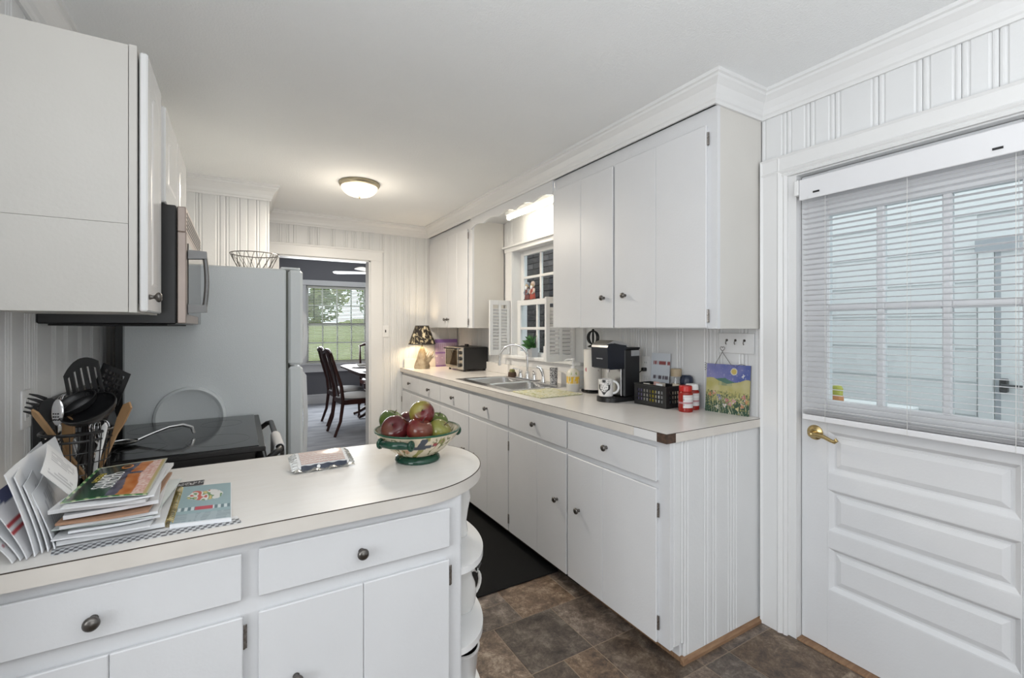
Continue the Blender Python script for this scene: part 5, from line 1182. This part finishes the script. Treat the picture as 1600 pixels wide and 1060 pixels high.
# perforated turner
t = tool('perforated_turner', 'black square turner with rows of small holes leaning toward the fridge')
c_ = Vector((-.335, 1.735, 1.115)); along = (CR*.42+Z*.88).normalized(); M = basis(c_, CR-Z*.42, along)
part('head', lattice(-.042, .042, 0, .098, 5, 5, .010).map(lambda p: (p.x, p.z, p.y)).xf(M), 'black', t); part('handle', MB().tube([c_+along*.005, c_-along*.05, inb(-.03, .02)], .006, 8), 'black', t, True)
# ladle
t = tool('ladle', 'large black ladle with its bowl tipped toward the front of the basket')
ax = (CF*-.55+Z*.83).normalized(); c_ = Vector((-.352, 1.655, 1.108)); M = basis(c_, CR, ax.cross(CR))
prof_ = [(.062*math.sin(b), -.062*.62*math.cos(b)) for b in [i*PI/2/10 for i in range(11)]]
part('bowl', MB().lathe(prof_+[(r*.95, z*.94+.0005) for r, z in prof_[::-1]], 36).xf(M), 'black', t, True)
part('handle', MB().tube([c_+CF*.055+Z*.03, c_+CF*.07+Z*.0, inb(.0, .03)], .007, 8), 'black', t, True)
t = tool('frying_ladle', 'second black ladle nested just behind the large one')
c2 = Vector((-.388, 1.690, 1.122)); M = basis(c2, CR+Z*.15, ax.cross(CR)); part('bowl', MB().lathe([(r*.8, z*.8) for r, z in prof_]+[(r*.75, z*.74) for r, z in prof_[::-1]], 30).xf(M), 'black', t, True); part('handle', MB().tube([c2+CF*.04+Z*.02, inb(-.01, .045)], .006, 8), 'black', t, True)
# pasta fork
t = tool('pasta_fork', 'black pasta fork with long teeth pointing at the wall')
c_ = Vector((-.445, 1.715, 1.098)); along = (CR*-.75+Z*.35).normalized()
part('head', MB().ball((0, 0, 0), .030, .034, .010, 18, 10).xf(basis(c_, along, Z-CR*.1)), 'black', t, True)
for k in range(5):
    o_ = c_+along*.018+(Z*.9+CR*.3)*(.026-.013*k); part('tooth', MB().tube([o_, o_+along*.022+CF*-.004, o_+along*.036+CF*-.012], [.005, .004, .002], 7), 'black', t, True)
part('handle', MB().tube([c_-along*.02, c_-along*.03-Z*.05, inb(-.035, -.01)], .006, 8), 'black', t, True)
# slotted metal spoon
t = tool('slotted_spoon', 'shiny steel slotted spoon at the front of the basket')
c_ = Vector((-.412, 1.655, 1.098)); along = (CR*-.15+Z*1).normalized(); M = basis(c_, CR, along)
part('head', MB().ball((0, 0, 0), .0165, .036, .006, 20, 12).xf(M), 'chrome', t, True)
for i in range(3):
    for j in range(3): part('hole', MB().cyl((-.006+.006*i, -.018+.008*j, .0052-.0008*(i != 1)), (-.006+.006*i, -.018+.008*j, .0064), .002, n=8).xf(M), 'black', t)
part('handle', MB().tube([c_-along*.033, inb(-.03, -.035)], .004, 8), 'chrome', t, True)
def flat(nm, lab, p, q, w0, w1, m):
    t = tool(nm, lab); p, q = Vector(p), Vector(q); d = (p-q).normalized(); Lh = (p-q).length
    M = basis(q, CR-d*CR.dot(d), d); part('handle', MB().extr([(-w0/2, 0), (w0/2, 0), (w0/2, Lh*.62), (w1/2, Lh*.78), (w1/2, Lh*.95), (0, Lh), (-w1/2, Lh*.95), (-w1/2, Lh*.78), (-w0/2, Lh*.62)], 'z', -.003, .003).xf(M), m, t)
flat('wooden_spatula', 'brown wooden spatula slanting out of the basket toward the wall', (-.468, 1.680, 1.108), (-.352, 1.700, uz+.013), .013, .016, 'wood_light')
flat('wooden_spoon', 'brown wooden spoon leaning toward the range', (-.268, 1.675, 1.112), (-.36, 1.735, uz+.013), .012, .024, 'wood_light')
flat('wooden_paddle', 'wide brown wooden paddle behind the steel spoon', (-.398, 1.675, 1.085), (-.40, 1.70, uz+.013), .014, .034, 'wood_light')
flat('white_spatula', 'thin white handled spatula at the range side of the basket', (-.318, 1.665, 1.060), (-.352, 1.685, uz+.013), .010, .012, 'white')
for k, (p, lab) in enumerate(((Vector((-.42, 1.765, 1.135)), 'steel balloon whisk behind the pasta fork'), (Vector((-.338, 1.70, 1.065)), 'small steel whisk under the large ladle'))):
    t = tool('whisk', lab); b0 = p-Z*.075
    for i in range(5):
        a = i*PI/5; part('whisk_wire', MB().tube([b0+Vector((math.cos(a), math.sin(a), 0))*.022*math.sin(b)*(1 if b else 0)+Z*.075*math.sin(b/2)**1.0 if True else 0 for b in [j*PI/8 for j in range(9)]]+[], .0009, 5).tube([b0-Vector((math.cos(a), math.sin(a), 0))*.022*math.sin(b)+Z*.075*math.sin(b/2) for b in [j*PI/8 for j in range(9)]], .0009, 5), 'chrome', t)
    part('handle', MB().tube([b0, inb(.01-.02*k, .035)], .005, 8), 'chrome', t, True)
# spoon on the cooktop
sr = thing('cooking_spoon', 'steel cooking spoon resting on the black cooktop', 'spoon', (-.36, 2.22, SZ))
M = basis((-.375, 2.22, SZ+.0145), (1, .25, 0), (-.25, 1, 0))
pr = [(.05*math.sin(b), -.013*math.cos(b)) for b in [i*PI/2/8 for i in range(9)]]
part('bowl', MB().lathe(pr+[(r*.97, z+.0012) for r, z in pr[::-1]], 32, sq=(1, .75)).xf(M), 'steel', sr, True)
part('handle', MB().tube([M @ Vector(p) for p in ((.045, 0, 0), (.09, 0, .018), (.14, 0, .034), (.185, 0, .036), (.215, 0, .022), (.222, 0, -.003))], [.006, .005, .0055, .007, .007, .006], 8), 'steel', sr, True)
# things on the end shelves
mat('ceramic', (.74, .73, .71), .2)
pi_ = thing('white_pitcher', 'white ceramic pitcher with a black and white ribbon on the end shelf', 'pitcher', (.652, 1.44, .3655)); x, y, z = .652, 1.44, .3655
part('body', MB().lathe([(0, 0), (.036, 0), (.045, .02), (.050, .05), (.046, .085), (.036, .11), (.034, .125), (.040, .15), (.037, .15), (.031, .125), (.033, .11), (.042, .08), (.045, .05), (.038, .01), (0, .006)], 32, (x, y, z)), 'ceramic', pi_, True)
part('handle', MB().tube([(x+.034+.042*math.sin(a), y+.012*math.sin(a), z+.075+.045*math.cos(a)) for a in [i*PI/10 for i in range(11)]], .006, 8), 'ceramic', pi_, True)
part('ribbon', MB().add([(x+.046, y-.012, z+.10), (x+.062, y-.004, z+.115), (x+.056, y-.002, z+.062)], [(0, 1, 2)]).box(x+.050, x+.062, y-.012, y+.002, z+.116, z+.128, .003).tube([(x+.058, y-.006, z+.122), (x+.072, y, z+.138)], .005, 6), 'black', pi_); part('ribbon_stripe', MB().box(x+.054, x+.057, y-.0125, y-.0115, z+.117, z+.127), 'white', pi_)
vs_ = thing('white_vase', 'small white vase on the top end shelf under the peninsula top', 'vase', (.66, 1.47, .6055))
part('body', MB().lathe([(0, 0), (.026, 0), (.03, .012), (.024, .05), (.030, .09), (.038, .13), (.032, .165), (.024, .185), (.030, .20), (.027, .20), (.02, .185), (0, .18)], 28, (.655, 1.465, .6055)), 'ceramic', vs_, True)
bn = thing('white_bin', 'white bin with a black lining on the bottom end shelf', 'bin', (.642, 1.42, .1105))
part('shell', MB().lathe([(0, 0), (.046, 0), (.05, .01), (.062, .135), (.066, .14), (.066, .146), (.06, .146), (.048, .012), (0, .008)], 32, (.642, 1.44, .1105), sq=(1, 1.3)), 'white_gloss', bn, 50)
part('lining', MB().lathe([(.0595, .142), (.047, .014), (0, .012)], 32, (.642, 1.44, .1105), sq=(1, 1.3)), 'black_matte', bn, True)
# ================================================================== DINING ROOM FURNITURE
def chair(lab):
    t = thing('dining_chair', lab, 'chair', (0, 0, 0), 0, 'mahogany dining chairs', local=True)
    for s in (-1, 1):
        part('rear_post', MB().tube([(-.30, s*.19, 0), (-.235, s*.195, .18), (-.205, s*.20, .42), (-.225, s*.20, .60), (-.30, s*.195, .85), (-.345, s*.18, 1.02)], [.016, .019, .022, .021, .018, .015], 8), 'mahogany', t, True)
        part('front_leg', MB().tube([(.22, s*.22, 0), (.225, s*.225, .06), (.22, s*.22, .25), (.235, s*.225, .42)], [.022, .014, .019, .026], 8), 'mahogany', t, True)
        part('seat_rail', MB().box(-.20, .23, s*.21-.012, s*.21+.012, .38, .44, .003), 'mahogany', t)
    part('seat_rail', MB().box(.215, .24, -.21, .21, .38, .44, .003), 'mahogany', t); part('seat_rail', MB().box(-.22, -.20, -.2, .2, .38, .44, .003), 'mahogany', t)
    part('crest_rail', MB().tube([(-.345, -.20, 1.0), (-.35, -.12, 1.03), (-.352, 0, 1.045), (-.35, .12, 1.03), (-.345, .20, 1.0)], [.016, .024, .026, .024, .016], 8), 'mahogany', t, True)
    part('splat', MB().extr([(-.05, .44), (.05, .44), (.04, .6), (.075, .75), (.055, .9), (.08, 1.02), (-.08, 1.02), (-.055, .9), (-.075, .75), (-.04, .6)], 'x', -.008, .008).map(lambda p: (p.x-.212-.14*max(0, (p.z-.44)/.6)**1.3, p.y, p.z)), 'mahogany', t)
    part('seat_cushion', MB().ball((.0, 0, .455), .235, .225, .045, 24, 10), 'towel', t, True)
    return t
ch = chair('dark mahogany dining chair nearest the doorway, pulled up to the dining table'); ch.location = (1.275, 6.08, 0); ch.rotation_euler = (0, 0, math.radians(4))
copytree(ch, (1.305, 6.78, 0), math.radians(2), 'dark mahogany dining chair second from the doorway on the same table side')
copytree(ch, (1.98, 7.86, 0), math.radians(-90), 'mahogany chair at the table end in front of the dining window')
tb_ = thing('dining_table', 'mahogany pedestal dining table set with plates', 'table', (1.95, 6.6, 0))
part('tabletop', MB().extr([(1.40, 5.75), (1.30, 5.95), (1.30, 7.25), (1.40, 7.45), (2.50, 7.45), (2.60, 7.25), (2.60, 5.95), (2.50, 5.75)], 'z', .725, .75), 'mahogany', tb_)
part('apron', MB().box(1.42, 2.48, 5.9, 7.3, .65, .725, .004), 'mahogany', tb_)
for y in (6.15, 7.05):
    part('pedestal', MB().lathe([(.05, .12), (.06, .2), (.045, .3), (.07, .42), (.05, .55), (.06, .65), (0, .65)], 20, (1.95, y, 0)), 'mahogany', tb_, True)
    for a in (.6, 2.54, 3.74, 5.68): part('curved_foot', MB().tube([(1.95+.04*math.cos(a), y+.04*math.sin(a), .18), (1.95+.25*math.cos(a), y+.18*math.sin(a), .16), (1.95+.48*math.cos(a), y+.28*math.sin(a), .04), (1.95+.56*math.cos(a), y+.32*math.sin(a), .02)], [.035, .03, .022, .02], 8), 'mahogany', tb_, True)
def plate_(lab, x, y):
    t = thing('place_setting', lab, 'plate', (x, y, .75), group='plates on the dining table')
    part('charger', MB().lathe([(0, .006), (.11, .006), (.165, .018), (.167, .016), (.11, .001), (0, .001)], 36, (x, y, .75)), 'ceramic', t, True); part('bowl', MB().lathe([(0, .02), (.05, .02), (.085, .05), (.087, .05), (.06, .012), (0, .01)], 28, (x, y, .75)), 'ceramic', t, True)
for x, y, lab in ((1.52, 6.1, 'white plate and bowl set at the chair nearest the doorway'), (1.52, 6.8, 'white plate and bowl set at the second chair from the doorway'), (1.95, 7.22, 'white plate and bowl set at the window end of the table')): plate_(lab, x, y)
fan = thing('ceiling_fan', 'dining room ceiling fan with pale blades and a globe bulb', 'ceiling fan', (1.80, 6.95, 2.02)); fx2, fy2 = 1.80, 6.95
part('downrod', MB().cyl((fx2, fy2, 2.619), (fx2, fy2, 2.20), .014, n=10).lathe([(0, 2.619), (.06, 2.619), (.05, 2.56), (.014, 2.55)], 20, (fx2, fy2, 0)), 'white', fan); part('motor', MB().lathe([(0, 2.22), (.07, 2.215), (.10, 2.18), (.10, 2.13), (.06, 2.11), (0, 2.11)], 28, (fx2, fy2, 0)), 'white', fan, True)
for k in range(5):
    a = 2.75+k*2*PI/5; d = Vector((math.cos(a), math.sin(a), 0)); n = Vector((-d.y, d.x, 0)); c = Vector((fx2, fy2, 2.135)); mb = MB()
    pts = [(.10, -.02), (.16, -.045), (.62, -.065), (.66, -.03), (.66, .03), (.62, .065), (.16, .045), (.10, .02)]
    mb.add([c+d*p+n*q+Z*(q*.22) for p, q in pts]+[c+d*p+n*q+Z*(q*.22+.006) for p, q in pts], [tuple(range(8))[::-1], tuple(range(8, 16))]+[(i, (i+1) % 8, 8+(i+1) % 8, 8+i) for i in range(8)]); part('blade', mb, 'tan' if k % 2 else 'white', fan)
part('light_globe', MB().ball((fx2-.08, fy2-.04, 2.07), .045), 'bulb', fan, True)
